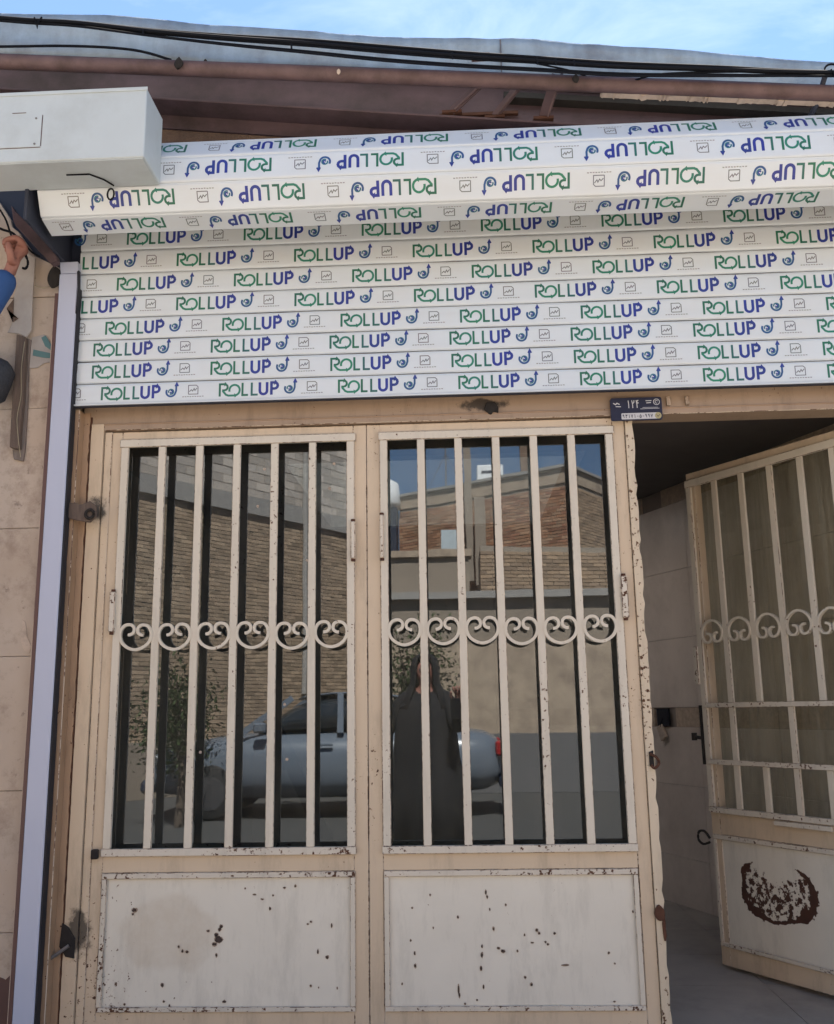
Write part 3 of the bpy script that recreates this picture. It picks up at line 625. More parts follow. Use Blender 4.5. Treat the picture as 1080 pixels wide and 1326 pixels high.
rf, rg, _ = leaf('middle closed door leaf whose panes reflect blue sky over a brick house', (-.3145, 0, 0), 0, .902, -.255+.3145, .530+.3145, -1, 'right', (0, .046), (.859, .9015))
ofl, og, Yo = leaf('right door leaf swung inwards, a burnt ring on its lower panel', (1.47, .04, 0), math.atan2(.79, -.495), .932, .06, .914-.0, 1, 'open', (0, .046), (.886, .932))
def chips(lst, parent, off, y):
    mb = MB(); R = random.Random(3)
    for x, z, a_, b_2 in lst:
        n = 9; pts = [(x+a_*.5*math.cos(2*PI*i/n)*R.uniform(.6, 1.35), z+b_2*.5*math.sin(2*PI*i/n)*R.uniform(.6, 1.35)) for i in range(n)]
        b0 = len(mb.v); mb.v += [(p[0]-off, y, p[1]) for p in pts]; mb.face(list(range(b0, b0+n)))
    o = mb.build('rust_chips', M['chip'], parent); o['kind'] = 'stuff'
    mb = MB()
    for x, z, a_, b_2 in lst:
        n = 9; pts = [(x+(a_*.5+.001)*math.cos(2*PI*i/n)*R.uniform(.8, 1.3), z+(b_2*.5+.0012)*math.sin(2*PI*i/n)*R.uniform(.8, 1.5)) for i in range(n)]
        b0 = len(mb.v); mb.v += [(p[0]-off, y+.0004, p[1]) for p in pts]; mb.face(list(range(b0, b0+n)))
    o = mb.build('chip_edges', M['halo'], parent); o['kind'] = 'stuff'; return o
chips([(x, z, a_*1.2, b_*1.2) for x, z, a_, b_ in P['chipsL']], lf, -1.2505, .0132)
chips([(x, z, a_*1.2, b_*1.2) for x, z, a_, b_ in P['chipsR']], rf, -.3145, .0132)
for x, z in P['spots']:
    MB().plate(arc(x+1.2505, z, .0052, 0, 324, 9), .0655, .0658).build('glue_spot', M['pale'], lg)
# hinge pins, hasps and bolts
def hinge(p, x, z0, z1, w=.020, m='white_worn', y0=-.016, y1=.004):
    h_ = MB().box(x-w/2, x+w/2, y0, y1, z0, z1).build('hinge', M[m], p, bev=.003)
    for z in (z0-.004, z1+.004): MB().tube([(x, (y0+y1)/2, z-.004), (x, (y0+y1)/2, z+.004)], .0075, 8).build('hinge_pin', M['rust'], h_)
hinge(lf, .062, 1.372, 1.51); hinge(lf, .889, 1.605, 1.735, .016)
hinge(rf, .052, 1.605, 1.755, .014); hinge(rf, .864, 1.385, 1.525, .022)
MB().box(.030, .052, -.012, .006, .638, .668).build('burnt_corner_hinge', M['soot_and_shade'], lf, bev=.003)
b_ = MB().tube(smoothline([(.600, -.005, .945), (.618, -.012, .935), (.626, -.012, .915), (.612, -.008, .90), (.603, -.004, .91)], 4), .005, 6).build('latch_eye', M['rust'])
tag(b_, 'rusty latch eye welded on the jamb beside the open doorway', 'latch')
MB().plate([(.598, .905), (.612, .905), (.612, .955), (.598, .95)], -.004, .0015).build('latch_plate', M['soot_and_shade'], b_)
# free edge hardware of the open leaf (local x near .93, street face is +y)
MB().box(.925, .948, -.03, .008, 1.18, 1.335).build('lock_case', M['white_worn'], ofl, bev=.003)
MB().box(.9325, .9445, -.05, .000, .86, 1.095).build('bolt_plate', M['soot_and_shade'], ofl, bev=.001)
MB().tube([(.93, .012, .965), (.968, .012, .97)], .007, 8).tube([(.968, .012, .985), (.968, .012, .955)], .011, 8).build('bolt_knob', M['soot_and_shade'], ofl)
MB().tube(smoothline([(.93, .005, .575), (.955, .008, .60), (.985, .008, .595), (.99, .008, .565), (.965, .008, .55), (.932, .006, .56)], 4), .005, 6).build('ring_handle', M['soot_and_shade'], ofl)
MB().box(.35, .60, .002, .012, .655, .672).build('weld_strip', M['white_worn'], ofl, bev=.001)
jb = thing('burnt_lug', 'burnt rusty weld lump low on the jamb beside the open doorway', 'lug', (.60, 0, .46))
lj = MB(); R = random.Random(12)
lj.plate([(x+R.uniform(-.002, .002), z+R.uniform(-.003, .003)) for x, z in arc(.0, .0, .016, 0, 330, 11, .024)], -.008, .003).build('weld_lump', M['rust'], jb, bev=.002)
MB().plate([(x+R.uniform(-.002, .002), z+R.uniform(-.003, .003)) for x, z in arc(.012, -.05, .006, 0, 330, 9, .035)], -.002, .0019).build('rust_streak', M['rust'], jb)
# leaning boards inside the shop, seen through the left panes
lb = thing('leaning_brace', 'dark board with a green lower end leaning inside behind the left panes', 'board', (-.66, .42, FL))
MB().bar((-1.06, .42, 1.66), (-.80, .42, 1.19), .07, .02).build('upper_length', M['greyboard'], lb, -Vector((-.66, .42, FL)))
MB().bar((-.80, .42, 1.19), (-.64, .42, .90), .068, .022).build('green_length', M['greenpaint'], lb, -Vector((-.66, .42, FL)))
MB().bar((-.64, .425, .90), (-.25, .425, FL), .05, .02).build('lower_length', M['wood'], lb, -Vector((-.66, .42, FL)))

# ================================================================== NUMBER PLATE
np_ = thing('number_plate', 'small navy house number plate with Persian digits on the lintel above the open doorway', 'number plate', (.6, -.02, 2.07))
npo = -Vector((.6, -.02, 2.07))
px0, px1, pz0, pz1 = .538, .715, 2.064, 2.146
def rrect(x0, x1, z0, z1, r):
    return arc(x1-r, z0+r, r, -90, 0, 4)+arc(x1-r, z1-r, r, 0, 90, 4)+arc(x0+r, z1-r, r, 90, 180, 4)+arc(x0+r, z0+r, r, 180, 270, 4)
MB().plate(rrect(px0, px1, pz0, pz1, .008), -.020, -.014).build('enamel_plate', M['plateblue'], np_, npo)
def strokes(items, mat, name, y=-.0204):
    mb = MB(); j = 0
    for pts, w in items:
        L_, R_ = offset2(pts, w/2); n = len(pts); b0 = len(mb.v); yy = y-.00003*(j % 12); j += 1
        mb.v += [(p[0], yy, p[1]) for p in L_]+[(p[0], yy, p[1]) for p in R_]
        for i in range(n-1): mb.face([b0+i, b0+n+i, b0+n+i+1, b0+i+1])
    return mb.build(name, mat, np_, npo, fix=False)
DG = {'1': [[(.45, 1), (.55, .5), (.55, 0)]], '2': [[(.25, 1), (.42, .5), (.45, 0)], [(.33, .72), (.55, .62), (.8, .72), (.85, 1)]],
      '3': [[(.2, 1), (.38, .5), (.42, 0)], [(.3, .75), (.45, .7), (.52, .95)], [(.52, .74), (.7, .68), (.86, .8), (.88, 1)]],
      '4': [[(.25, 1), (.42, .5), (.45, 0)], [(.85, .98), (.55, .95), (.45, .78), (.6, .62), (.9, .66)]],
      '7': [[(.1, 1), (.35, .5), (.48, 0), (.62, .5), (.88, 1)]], '9': [arc(.42, .78, .2, 0, 350, 8), [(.62, .8), (.64, .4), (.74, 0)]],
      '5': [[(.5, .9), (.2, .5), (.15, .15), (.35, .02), (.5, .2), (.65, .02), (.85, .15), (.8, .5), (.5, .9)]], '-': [[(.2, .45), (.8, .45)]]}
def digits(txt, x, z, w, h, sw, gap=1.15):
    o = []
    for ch in txt:
        for st in DG.get(ch, []): o.append(([(x+p[0]*w, z+p[1]*h) for p in st], sw))
        x += w*gap
    return o
strokes(digits('124', .594, 2.108, .013, .028, .0028)+[(arc(.697, 2.128, .0105, 0, 360, 14), .0022), (arc(.697, 2.128, .005, 30, 300, 8), .002)]
        + [([(.660, 2.133), (.680, 2.133)], .003), ([(.662, 2.125), (.678, 2.126)], .003), ([(.640, 2.104), (.706, 2.105)], .0016), ([(.648, 2.109), (.70, 2.1085)], .0014),
           ([(.548, 2.127), (.556, 2.122), (.561, 2.127), (.570, 2.122)], .0035), ([(.556, 2.115), (.574, 2.114)], .003)], M['platewhite'], 'plate_lettering')
MB().plate(rrect(.574, .700, 2.068, 2.090, .003), -.0204, -.020).build('white_code_strip', M['platewhite'], np_, npo)
MB().plate(arc(.700, 2.079, .0115, 0, 342, 18), -.0209, -.020).build('round_emblem', M['plategold'], np_, npo)
strokes(digits('93171-5-997', .577, 2.0725, .0082, .0125, .0019, 1.18)+[([(.694, 2.082), (.699, 2.075), (.706, 2.083)], .0016)], M['plateblue'], 'code_digits', -.0212)

# ================================================================== ROOF EDGE
SL = .118
bm = thing('roof_beam', 'purplish brown steel roof beam running across the top of the shopfront', 'beam', (0, -.15, 3.2)); bo = -Vector((0, -.15, 3.2))
MB().sbox(-2.6, 2.6, -.156, -.148, 3.15, 3.36, SL).build('web', M['beam'], bm, bo)
MB().sbox(-2.6, 2.6, -.205, -.105, 3.139, 3.148, SL).build('lower_flange', M['beam'], bm, bo, bev=.002)
MB().sbox(-2.6, 2.6, -.110, -.100, 3.085, 3.1385, SL).build('lower_plate', M['beam'], bm, bo)
MB().sbox(-2.6, 2.6, -.25, -.13, 3.30, 3.31, SL).build('upper_flange', M['beam'], bm, bo)
pp = MB().tube([(x, -.34, 3.193-.094*x) for x in (-3.2, -1.6, 0, 1.6, 3.2)], .026, 14).build('roof_pipe', M['pipe'], smooth=True)
tag(pp, 'long brown painted pipe along the eave just under the metal flashing', 'pipe')
fs_ = MB(); R = random.Random(5); nx, nz = 90, 5
for i in range(nx+1):
    x = -3.4+6.8*i/nx; top = 3.372-.1205*x+.008*math.sin(x*4.1)+R.uniform(-.002, .002); bot = 3.235-.098*x+R.uniform(-.002, .002)
    if x > .18: top += .006
    for j in range(nz+1):
        tt = j/nz; fs_.v.append((x, -.300-.012*tt+.005*math.sin(x*9+tt*3)+R.uniform(-.0015, .0015), bot+(top-bot)*tt))
for i in range(nx):
    for j in range(nz): a_ = i*(nz+1)+j; fs_.face([a_, a_+nz+1, a_+nz+2, a_+1])
fs_.v += [(-3.4, -.26, 3.372+.41), (3.4, -.26, 3.372-.41)]
fo = fs_.build('roof_flashing', M['galv'], smooth=True); so = fo.modifiers.new('t', 'SOLIDIFY'); so.thickness = .003
tag(fo, 'dented galvanised sheet flashing along the roof edge below the sky', 'flashing')
MB().plate([(.185, 3.215), (.190, 3.215), (.190, 3.352), (.185, 3.352)], -.318, -.310).build('lap_seam', M['steel'], fo)
pb = thing('eave_board', 'pale plaster stained board under the brown pipe at the right of the roof edge', 'board', (.9, -.22, 3.15))
for (x0, x1, za, zb_) in ((.12, .52, 3.193, 3.203), (.521, 2.6, 3.172, 3.212)):
    MB().sbox(x0, x1, -.325, -.300, za, zb_, .094).build('plank', M['pale'], pb, -Vector((.9, -.22, 3.15)))
mbx = MB(); R = random.Random(8)
x = .50
while x < 2.5:
    w_ = R.uniform(.008, .05); z = 3.172-.094*x
    if R.random() < .75: mbx.plate([(x, z+.004), (x+w_, z+.004), (x+w_*R.uniform(.6, 1), z-R.uniform(.001, .007)), (x+w_*R.uniform(.1, .5), z-R.uniform(.0, .009))], -.326-R.uniform(0, .002), -.300)
    x += w_
mb_o = mbx.build('crumbling_edge', M['pale'], pb, -Vector((.9, -.22, 3.15))); mb_o['kind'] = 'stuff'
MB().sbox(.2, 2.6, -.20, -.157, 3.235, 3.256, .11).build('gap_shade_strip', M['soot_and_shade'], pb, -Vector((.9, -.22, 3.15)))  # dark strip stands for the shade in the gap above the planks
def strut(label, a_, b_2, w=.03):
    t = thing('roof_strut', label, 'bracket', b_2); o_ = -Vector(b_2)
    MB().bar(a_, b_2, w, .006).build('strut_bar', M['beam'], t, o_, bev=.001)
    d = (Vector(a_)-Vector(b_2)); s2 = Vector((w/2, -.008, 0))
    MB().bar(Vector(a_)+s2, Vector(b_2)+s2, .006, .02).build('strut_fin', M['pipe'], t, o_)
    MB().box(b_2[0]-.035, b_2[0]+.035, b_2[1]-.012, b_2[1]+.012, b_2[2]-.012, b_2[2]-.002).build('foot_plate', M['rust'], t, o_)
    return t
strut('slanted brown strut, left one of the pair in the middle of the roof beam', (.135, -.30, 3.215), (.015, -.195, 3.168))
strut('shorter slanted strut, right one of the pair in the middle of the beam', (.235, -.25, 3.20), (.165, -.185, 3.148), .026)
strut('single hollow strut with an open end right of the pair of struts', (.372, -.33, 3.195), (.335, -.20, 3.125), .034)
MB().box(-.03, .25, -.172, -.158, 3.165, 3.176).build('strut_tie_bar', M['rust']); tie = bpy.data.objects['strut_tie_bar']
tag(tie, 'rusty tie bar behind the pair of slanted struts', 'bar')
jp = MB().plate([(.085, 3.232), (.15, 3.232), (.162, 3.248), (.145, 3.262), (.10, 3.265), (.085, 3.25)], -.374, -.366).build('patch_plate', M['pipe'], bev=.001)
tag(jp, 'small brown plate welded above the pipe over the struts', 'plate')
rod = thing('hook_rod', 'dark rod with a ring at its top holding the cables at the right edge', 'hook', (1.25, -.2, 3.05)); ro = -Vector((1.25, -.2, 3.05))
MB().tube([(1.245, -.37, 3.12), (1.235, -.30, 3.06), (1.215, -.20, 3.02)], .009, 8).build('rod', M['navy'], rod, ro)
MB().tube([(1.262+.024*math.cos(a), -.385, 3.128+.022*math.sin(a)) for a in [2*PI*i/16 for i in range(17)]], .0035, 6).build('ring', M['cable'], rod, ro)
cz = [(-2.4, 3.60), (-1.54, 3.462), (-1.27, 3.428), (-.994, 3.378), (-.73, 3.338), (-.462, 3.302), (-.2, 3.262), (.057, 3.226), (.31, 3.195), (.565, 3.163), (.9, 3.135), (1.261, 3.105), (2.2, 3.05)]
def strand(dz, dy, r, sag=()):
    pts = []
    for x, z in cz:
        k = math.exp(-((x+.2)/.75)**2); k2 = math.exp(-((x-.7)/.45)**2)
        pts.append((x, -.40+dy*(1+k), z+dz*(.35+1.6*k+.8*k2)))
    return smoothline(pts, 6), r
cb = thing('cable_bundle', 'bundle of black overhead cables drooping along the roof edge', 'cable', (0, -.4, 3.23)); co = -Vector((0, -.4, 3.23))
for dz, dy, r in ((.010, 0, .0052), (-.001, -.006, .006), (-.012, .004, .0045), (.004, .008, .004), (-.020, -.002, .0035)):
    pts, rr = strand(dz, dy, r); MB().tube(pts, rr, 6).build('cable', M['cable'], cb, co, smooth=True)
MB().tube(smoothline([(-2.4, -.36, 3.42), (-1.6, -.36, 3.385), (-1.3, -.36, 3.372), (-1.08, -.36, 3.345), (-.95, -.345, 3.31)], 6), .0045, 6).build('cable', M['cable'], cb, co, smooth=True)
MB().tube(smoothline([(.60, -.35, 3.135), (.68, -.38, 3.142), (.82, -.39, 3.138), (1.0, -.40, 3.125)], 6), .0035, 6).build('cable', M['cable'], cb, co)
MB().tube(smoothline([(.30, -.39, 3.198), (.42, -.37, 3.178), (.48, -.355, 3.158)], 6), .003, 6).build('cable', M['cable'], cb, co)
for i, (x, z, tw) in enumerate([(-1.40, 3.438, 1), (-1.03, 3.372, 0), (-.52, 3.29, 0), (.02, 3.225, 0), (.30, 3.19, 0), (.36, 3.185, 0), (.42, 3.178, 0), (1.26, 3.10, 1)]):
    MB().tube([(x-.012, -.41, z+.012), (x-.004, -.415, z-.012), (x, -.41, z-.03), (x+.004, -.415, z-.010), (x+.014, -.41, z+.012)] if tw else [(x, -.41, z+.014), (x+.001, -.413, z-.012)], .0032, 6).build('wire_tie', M['cable'], cb, co)
def lump(name, label, cat, x, y, z, s, mat):
    mb = MB(); R = random.Random(int(x*1000)); n = 7; rings = [(.0, .3), (.35, 1), (.8, .7), (1, .15)]
    for t, q in rings:
        mb.v += [(x+s*q*math.cos(2*PI*k/n)*R.uniform(.6, 1.2), y+s*.5*q*math.sin(2*PI*k/n), z-s+2*s*t+R.uniform(-.2, .2)*s) for k in range(n)]
    for i in range(3):
        for k in range(n): mb.face([i*n+k, i*n+(k+1) % n, (i+1)*n+(k+1) % n, (i+1)*n+k])
    o = mb.build(name, mat, smooth=True); sm = o.modifiers.new('s', 'SUBSURF'); sm.levels = sm.render_levels = 2; return tag(o, label, cat)
lump('pipe_clamp', 'dark knotted wire clamp on the brown pipe above the white box', 'clamp', -.915, -.372, 3.275, .022, M['soot_and_shade'])
lump('pipe_clamp', 'small pale wire twist on the pipe right of the dark clamp', 'clamp', -.365, -.372, 3.215, .010, M['pale'])
lump('cable_knot', 'black knot of tape round the pipe near the single strut', 'knot', .43, -.368, 3.152, .016, M['soot_and_shade'])
lump('mortar_lump', 'small dark lump sitting on top of the pipe over the white box', 'lump', -.83, -.345, 3.298, .010, M['soot_and_shade'])

# ================================================================== WHITE BOX
wb = thing('metal_box', 'white metal equipment box jutting out above the left end of the shutter', 'box', (-1.4, -.47, 2.81)); wo = -Vector((-1.4, -.47, 2.81))
MB().box(-1.95, -.957, -.55, -.385, 2.812, 3.055).build('casing', M['boxw'], wb, wo, bev=.003)
MB().box(-1.95, -.954, -.5535, -.5505, 3.046, 3.0585).build('front_lip', M['boxw'], wb, wo, bev=.001)
MB().box(-1.62, -1.292, -.5525, -.5503, 2.862, 2.972).build('access_panel', M['boxw'], wb, wo, bev=.0008)
MB().box(-1.2915, -1.2895, -.5512, -.5502, 2.865, 2.975).box(-1.6, -1.2915, -.5512, -.5502, 2.8595, 2.861).box(-1.39, -1.345, -.5512, -.5502, 2.984, 2.986).build('panel_seam', M['brown_trim'], wb, wo)
MB().box(-1.9, -1.84, -.384, -.052, 2.85, 2.90).build('wall_bracket', M['navy'], wb, wo)
for xx in (-1.60, -1.31): 
    for zz in (2.872, 2.962): MB().tube([(xx, -.5526, zz), (xx, -.5545, zz)], .0035, 8).build('screw', M['steel'], wb, wo)
MB().box(-1.95, -.962, -.546, -.390, 2.8085, 2.8115).build('base_flange', M['boxw'], wb, wo, bev=.0008)
MB().tube([(-1.235, -.475, 2.807), (-1.16, -.475, 2.806), (-1.125, -.44, 2.806), (-1.105, -.405, 2.804)], .0028, 6).build('hook_wire', M['cable'], wb, wo)
MB().tube([(-1.118+.011*math.cos(a), -.395, 2.780+.020*math.sin(a)) for a in [2*PI*i/12 for i in range(13)]], .0032, 6).build('wire_loop', M['cable'], wb, wo)

# ================================================================== SCRAPS ON THE WALL
shp = MB().plate(P['sheet'], -.078, -.0735).build('torn_sheet', M['paper'], bev=.001); tag(shp, 'grey torn sheet hanging on the stone wall under the angle iron', 'torn sheet')
MB().plate([(x*.999+.0, z) for x, z in P['sheet'][7:12]], -.081, -.0785).build('curled_flap', M['mud'], shp)
bt = thing('wooden_batten', 'weathered dark wooden batten fixed upright on the stone wall', 'batten', (-1.53, -.06, 1.98)); bto = -Vector((-1.53, -.06, 1.98))
MB().plate(P['batten'], -.085, -.062).build('front_lath', M['wood'], bt, bto, bev=.0015)
MB().plate(P['batten2'], -.0615, -.0525).build('back_lath', M['wood2'], bt, bto, bev=.001)
MB().tube(smoothline([(-1.522, -.088, 2.40), (-1.526, -.090, 2.30), (-1.521, -.089, 2.2), (-1.530, -.088, 2.12), (-1.520, -.088, 2.04), (-1.516, -.07, 1.98)], 5), .0012, 5).build('loose_string', M['string'], bt, bto)
ps = MB().plate(P['poster'], -.0545, -.0518).build('torn_poster', M['paper']); tag(ps, 'torn scrap of poster with teal shapes beside the guide rail', 'poster')
MB().plate(P['teal1'], -.0556, -.0547).build('teal_shape', M['teal'], ps); MB().plate(P['teal2'], -.0556, -.0547).build('teal_shape', M['teal'], ps)
bgm = MB(); R = random.Random(2)
bgp = P['bag']; n = len(bgp); cx_ = sum(p[0] for p in bgp)/n; czz = sum(p[1] for p in bgp)/n
for k_, (q, y) in enumerate(((.45, -.19), (.85, -.175), (1, -.14), (.9, -.10), (.5, -.07))):
    bgm.v += [(cx_+(x-cx_)*q, y, czz+(z-czz)*q) for x, z in bgp]
for i in range(4):
    for k_ in range(n): bgm.face([i*n+k_, i*n+(k_+1) % n, (i+1)*n+(k_+1) % n, (i+1)*n+k_])
bgm.face(list(range(n))); bgm.face(list(range(4*n, 5*n))[::-1])
tag(bgm.build('woven_bag', M['woven'], smooth=True), 'dark woven bag hanging at the left edge of the photo on the stone wall', 'bag')
w1 = MB().tube(smoothline([(x, -.165, z) for x, z in P['wire1']], 5), .0035, 6).build('loose_wire', M['cable'], smooth=True); tag(w1, 'thin black wire running down from the upper left behind the angle iron', 'wire')
w2 = MB().tube(smoothline([(x, -.19, z) for x, z in P['wire2']], 5), .0045, 6).build('loose_wire', M['cable'], smooth=True); tag(w2, 'thick black wire curving over the hand at the left edge', 'wire')
st_ = MB().tube(smoothline([(-1.507, -.075, 2.620), (-1.47, -.07, 2.612), (-1.43, -.07, 2.624), (-1.41, -.07, 2.618)], 5), .002, 5).build('string', M['string']); tag(st_, 'short yellow string stretched from the torn sheet to the guide rail', 'string')
sb = lump('soot_clump', 'black sooty clump of rags below the lower end of the angle iron', 'rag', -1.435, -.075, 2.650, .040, M['soot_and_shade'])

# ================================================================== PEOPLE
def skinmesh(name, V, E, mat, parent, sub=2, root=None):
    keys = list(V); me = bpy.data.meshes.new(name); me.from_pydata([V[k][:3] for k in keys], [(keys.index(a), keys.index(b)) for a, b in E], [])
    o = bpy.data.objects.new(name, me); COL.objects.link(o); o.modifiers.new('s', 'SKIN')
    for i, k in enumerate(keys):
        r = V[k][3]; r2 = V[k][4] if len(V[k]) > 4 else r; me.skin_vertices[0].data[i].radius = (r, r2)
    me.skin_vertices[0].data[keys.index(root) if root else 0].use_root = True
    sb_ = o.modifiers.new('d', 'SUBSURF'); sb_.levels = sub; sb_.render_levels = sub
    dg = bpy.context.evaluated_depsgraph_get(); m2 = bpy.data.meshes.new_from_object(o.evaluated_get(dg)); m2.name = name
    bpy.data.objects.remove(o); m2.materials.clear(); m2.materials.append(mat); m2.polygons.foreach_set('use_smooth', [True]*len(m2.polygons))
    return link(name, m2, parent)
def chain(V, E, pre, start, pts):
    last = start
    for i, p in enumerate(pts): V[pre+str(i)] = p; E.append((last, pre+str(i))); last = pre+str(i)
    return last
def hand(V, E, wrist, pre, w, d, side, curl, s=1.0):
    """palm and five fingers from the wrist along d, fingers fanned along side, curling towards curl"""
    w, d, side, curl = map(Vector, (w, d, side, curl)); d.normalize(); side.normalize(); curl.normalize()
    pc_ = w+d*.05*s; V[pre+'p'] = (*pc_, .024*s, .016*s); E.append((wrist, pre+'p'))
    V[pre+'q'] = (*(w+d*.085*s), .026*s, .013*s); E.append((pre+'p', pre+'q'))
    for i, (o, l) in enumerate(((-.03, .060), (-.010, .072), (.011, .076), (.031, .066))):
        b = w+d*.09*s+side*o*s
        chain(V, E, pre+'f%d' % i, pre+'q', [(*(b+d*.012*s), .0098*s), (*(b+d*l*.42*s+curl*.022*s), .0092*s), (*(b+d*l*.30*s+curl*.046*s), .0086*s), (*(b+d*l*.02*s+curl*.040*s), .0075*s)])
    b = w+d*.035*s+side*.03*s
    chain(V, E, pre+'t', pre+'p', [(*b, .0115*s), (*(b+side*.022*s+d*.028*s+curl*.012*s), .0098*s), (*(b+side*.018*s+d*.055*s+curl*.028*s), .008*s)])
def person(label, root, rz, pose, shirt, trousers, scarf=False, coat=False):
    t = thing('person', label, 'person', root, rz); V, E = {}, []
    hz = pose.get('h', 1.62)/1.70
    def v(x, y, z, r, r2=None): return (x*hz, y*hz, z*hz, r, r2 or r)
    V['pel'] = v(0, 0, .95, .125, .10); V['waist'] = v(0, 0, 1.08, .115, .085); V['chest'] = v(0, .0, 1.26, .135, .095); V['neck0'] = v(0, .01, 1.41, .07, .06)
    V['neck'] = v(0, -.005, 1.47, .048); V['jaw'] = v(0, -.03, 1.53, .055, .068); V['head'] = v(0, -.015, 1.60, .075, .09); V['crown'] = v(0, -.005, 1.66, .058, .07)
    E += [('pel', 'waist'), ('waist', 'chest'), ('chest', 'neck0'), ('neck0', 'neck'), ('neck', 'jaw'), ('jaw', 'head'), ('head', 'crown')]
    V['nose'] = v(0, -.125, 1.565, .010); E.append(('head', 'nose'))
    for sg, n in ((-1, 'L'), (1, 'R')):
        V[n+'sh'] = v(sg*.165, .01, 1.37, .052); E.append(('neck0', n+'sh'))
        el, wr, hd, sd_, cu = pose[n]
        V[n+'el'] = (*el, .040); V[n+'fo'] = (*(Vector(el)*.6+Vector(wr)*.4), .038); V[n+'wr'] = (*wr, .026, .022); E += [(n+'sh', n+'el'), (n+'el', n+'fo'), (n+'fo', n+'wr')]
        hand(V, E, n+'wr', n, wr, hd, sd_, cu, pose.get('hs', 1.0))
        V[n+'hip'] = v(sg*.09, 0, .88, .088); V[n+'kn'] = v(sg*.105, -.015, .49, .056); V[n+'cf'] = v(sg*.105, .015, .34, .053); V[n+'an'] = v(sg*.11, .02, .09, .036); V[n+'to'] = v(sg*.13, -.15, .035, .034, .028)
        E += [('pel', n+'hip'), (n+'hip', n+'kn'), (n+'kn', n+'cf'), (n+'cf', n+'an'), (n+'an', n+'to')]
        V[n+'ear'] = v(sg*.083, .0, 1.575, .014, .02); E.append(('head', n+'ear'))
    skinmesh('body', V, E, M['skin'], t, 2, 'pel')
    C = {k: (V[k][0], V[k][1], V[k][2], V[k][3]+.018, V[k][4 if len(V[k]) > 4 else 3]+.018) for k in ('pel', 'waist', 'chest', 'neck0', 'Lsh', 'Rsh')}
    CE = [('pel', 'waist'), ('waist', 'chest'), ('chest', 'neck0'), ('neck0', 'Lsh'), ('neck0', 'Rsh')]
    for n in 'LR':
        for a_ in ('el', 'fo'): C[n+a_] = (*V[n+a_][:3], V[n+a_][3]+.018)
        wv = Vector(V[n+'wr'][:3]); fv = Vector(V[n+'fo'][:3]); C[n+'cu'] = (*(fv+(wv-fv)*1.08), .046)
        CE += [(n+'sh', n+'el'), (n+'el', n+'fo'), (n+'fo', n+'cu')]
    skinmesh('shirt', C, CE, M[shirt], t, 2, 'pel')
    T = {'pel': v(0, 0, .96, .14, .115)}; TE = []
    for n in 'LR':
        for a_ in ('hip', 'kn', 'cf'): T[n+a_] = (*V[n+a_][:3], V[n+a_][3]+.016)
        T[n+'hem'] = v((-1 if n == 'L' else 1)*.11, .02, .13, .06); TE += [('pel', n+'hip'), (n+'hip', n+'kn'), (n+'kn', n+'cf'), (n+'cf', n+'hem')]
    skinmesh('trousers', T, TE, M[trousers], t, 2, 'pel')
    for sg in (-1, 1):
        MB().tube([(sg*.108*hz, .05, .03), (sg*.115*hz, -.06, .035), (sg*.135*hz, -.17, .028)], [.042, .043, .034], 10).build('shoe', M['black'], t, smooth=True)
        MB().tube([(sg*.030*hz, -.090*hz, 1.59*hz), (sg*.030*hz, -.104*hz, 1.59*hz)], .010, 8).build('eye', M['black'], t)
    MB().tube([(-.022, -.108*hz, 1.525*hz), (.022, -.108*hz, 1.525*hz)], .005, 6).build('mouth', M['brown_trim'], t)
    def shell(n, mat, prof, cut):
        mb = MB(); seg = 60
        for (z, rx, ry, cy) in prof:
            fq = (1.45-z)*.05 if (coat and z < 1.3) else 0
            mb.v += [(rx*(1+fq*math.sin(9*a+z*2))*math.sin(a), cy+ry*(1+fq*math.sin(9*a+z*2))*math.cos(a), z*hz) for a in [(-cut+2*cut*k/seg)*PI for k in range(seg+1)]]
        for i in range(len(prof)-1):
            for k in range(seg): q_ = i*(seg+1)+k; mb.face([q_, q_+1, q_+seg+2, q_+seg+1])
        o = mb.build(n, mat, t, smooth=True); sm = o.modifiers.new('t', 'SOLIDIFY'); sm.thickness = .012; return o
    if scarf: shell('head_scarf', M['darkcloth'], [(1.30, .20, .15, .0), (1.42, .15, .12, .01), (1.50, .105, .115, .01), (1.60, .107, .128, .0), (1.68, .085, .105, .0), (1.725, .03, .04, 0)], .80)
    else: shell('hair', M['hair'], [(1.50, .075, .08, .03), (1.58, .096, .115, .005), (1.65, .088, .108, -.0), (1.70, .055, .07, -.0), (1.712, .01, .015, 0)], .70)
    if coat: shell('long_coat', M['darkcloth'], [(.30, .31, .27, .02), (.7, .275, .225, .01), (.95, .235, .19, 0), (1.2, .215, .165, 0), (1.33, .195, .135, .0), (1.41, .12, .09, 0)], .97)
    return t
# the photographer, whose dark shape shows in the middle panes; local -y is forward, turned to face the shop
ph = person('photographer in dark scarf and long coat holding up a phone, reflected in the middle door', (-.27, -3.66, ST+.0), PI,
            {'h': 1.60, 'L': ((-.24, -.17, 1.08), (-.24, -.33, 1.24), (0, -.15, 1), (1, 0, 0), (0, -1, .2)), 'R': ((.29, .02, 1.06), (.30, -.06, .84), (0, -.2, -1), (0, -1, 0), (-1, 0, 0))}, 'darkcloth', 'darkcloth', True, True)
pho = MB().box(-.085, -.005, -3.292, -3.283, 1.03, 1.17).build('mobile_phone', M['phone'], bev=.004); tag(pho, 'black mobile phone held up by the photographer facing the shop', 'phone')
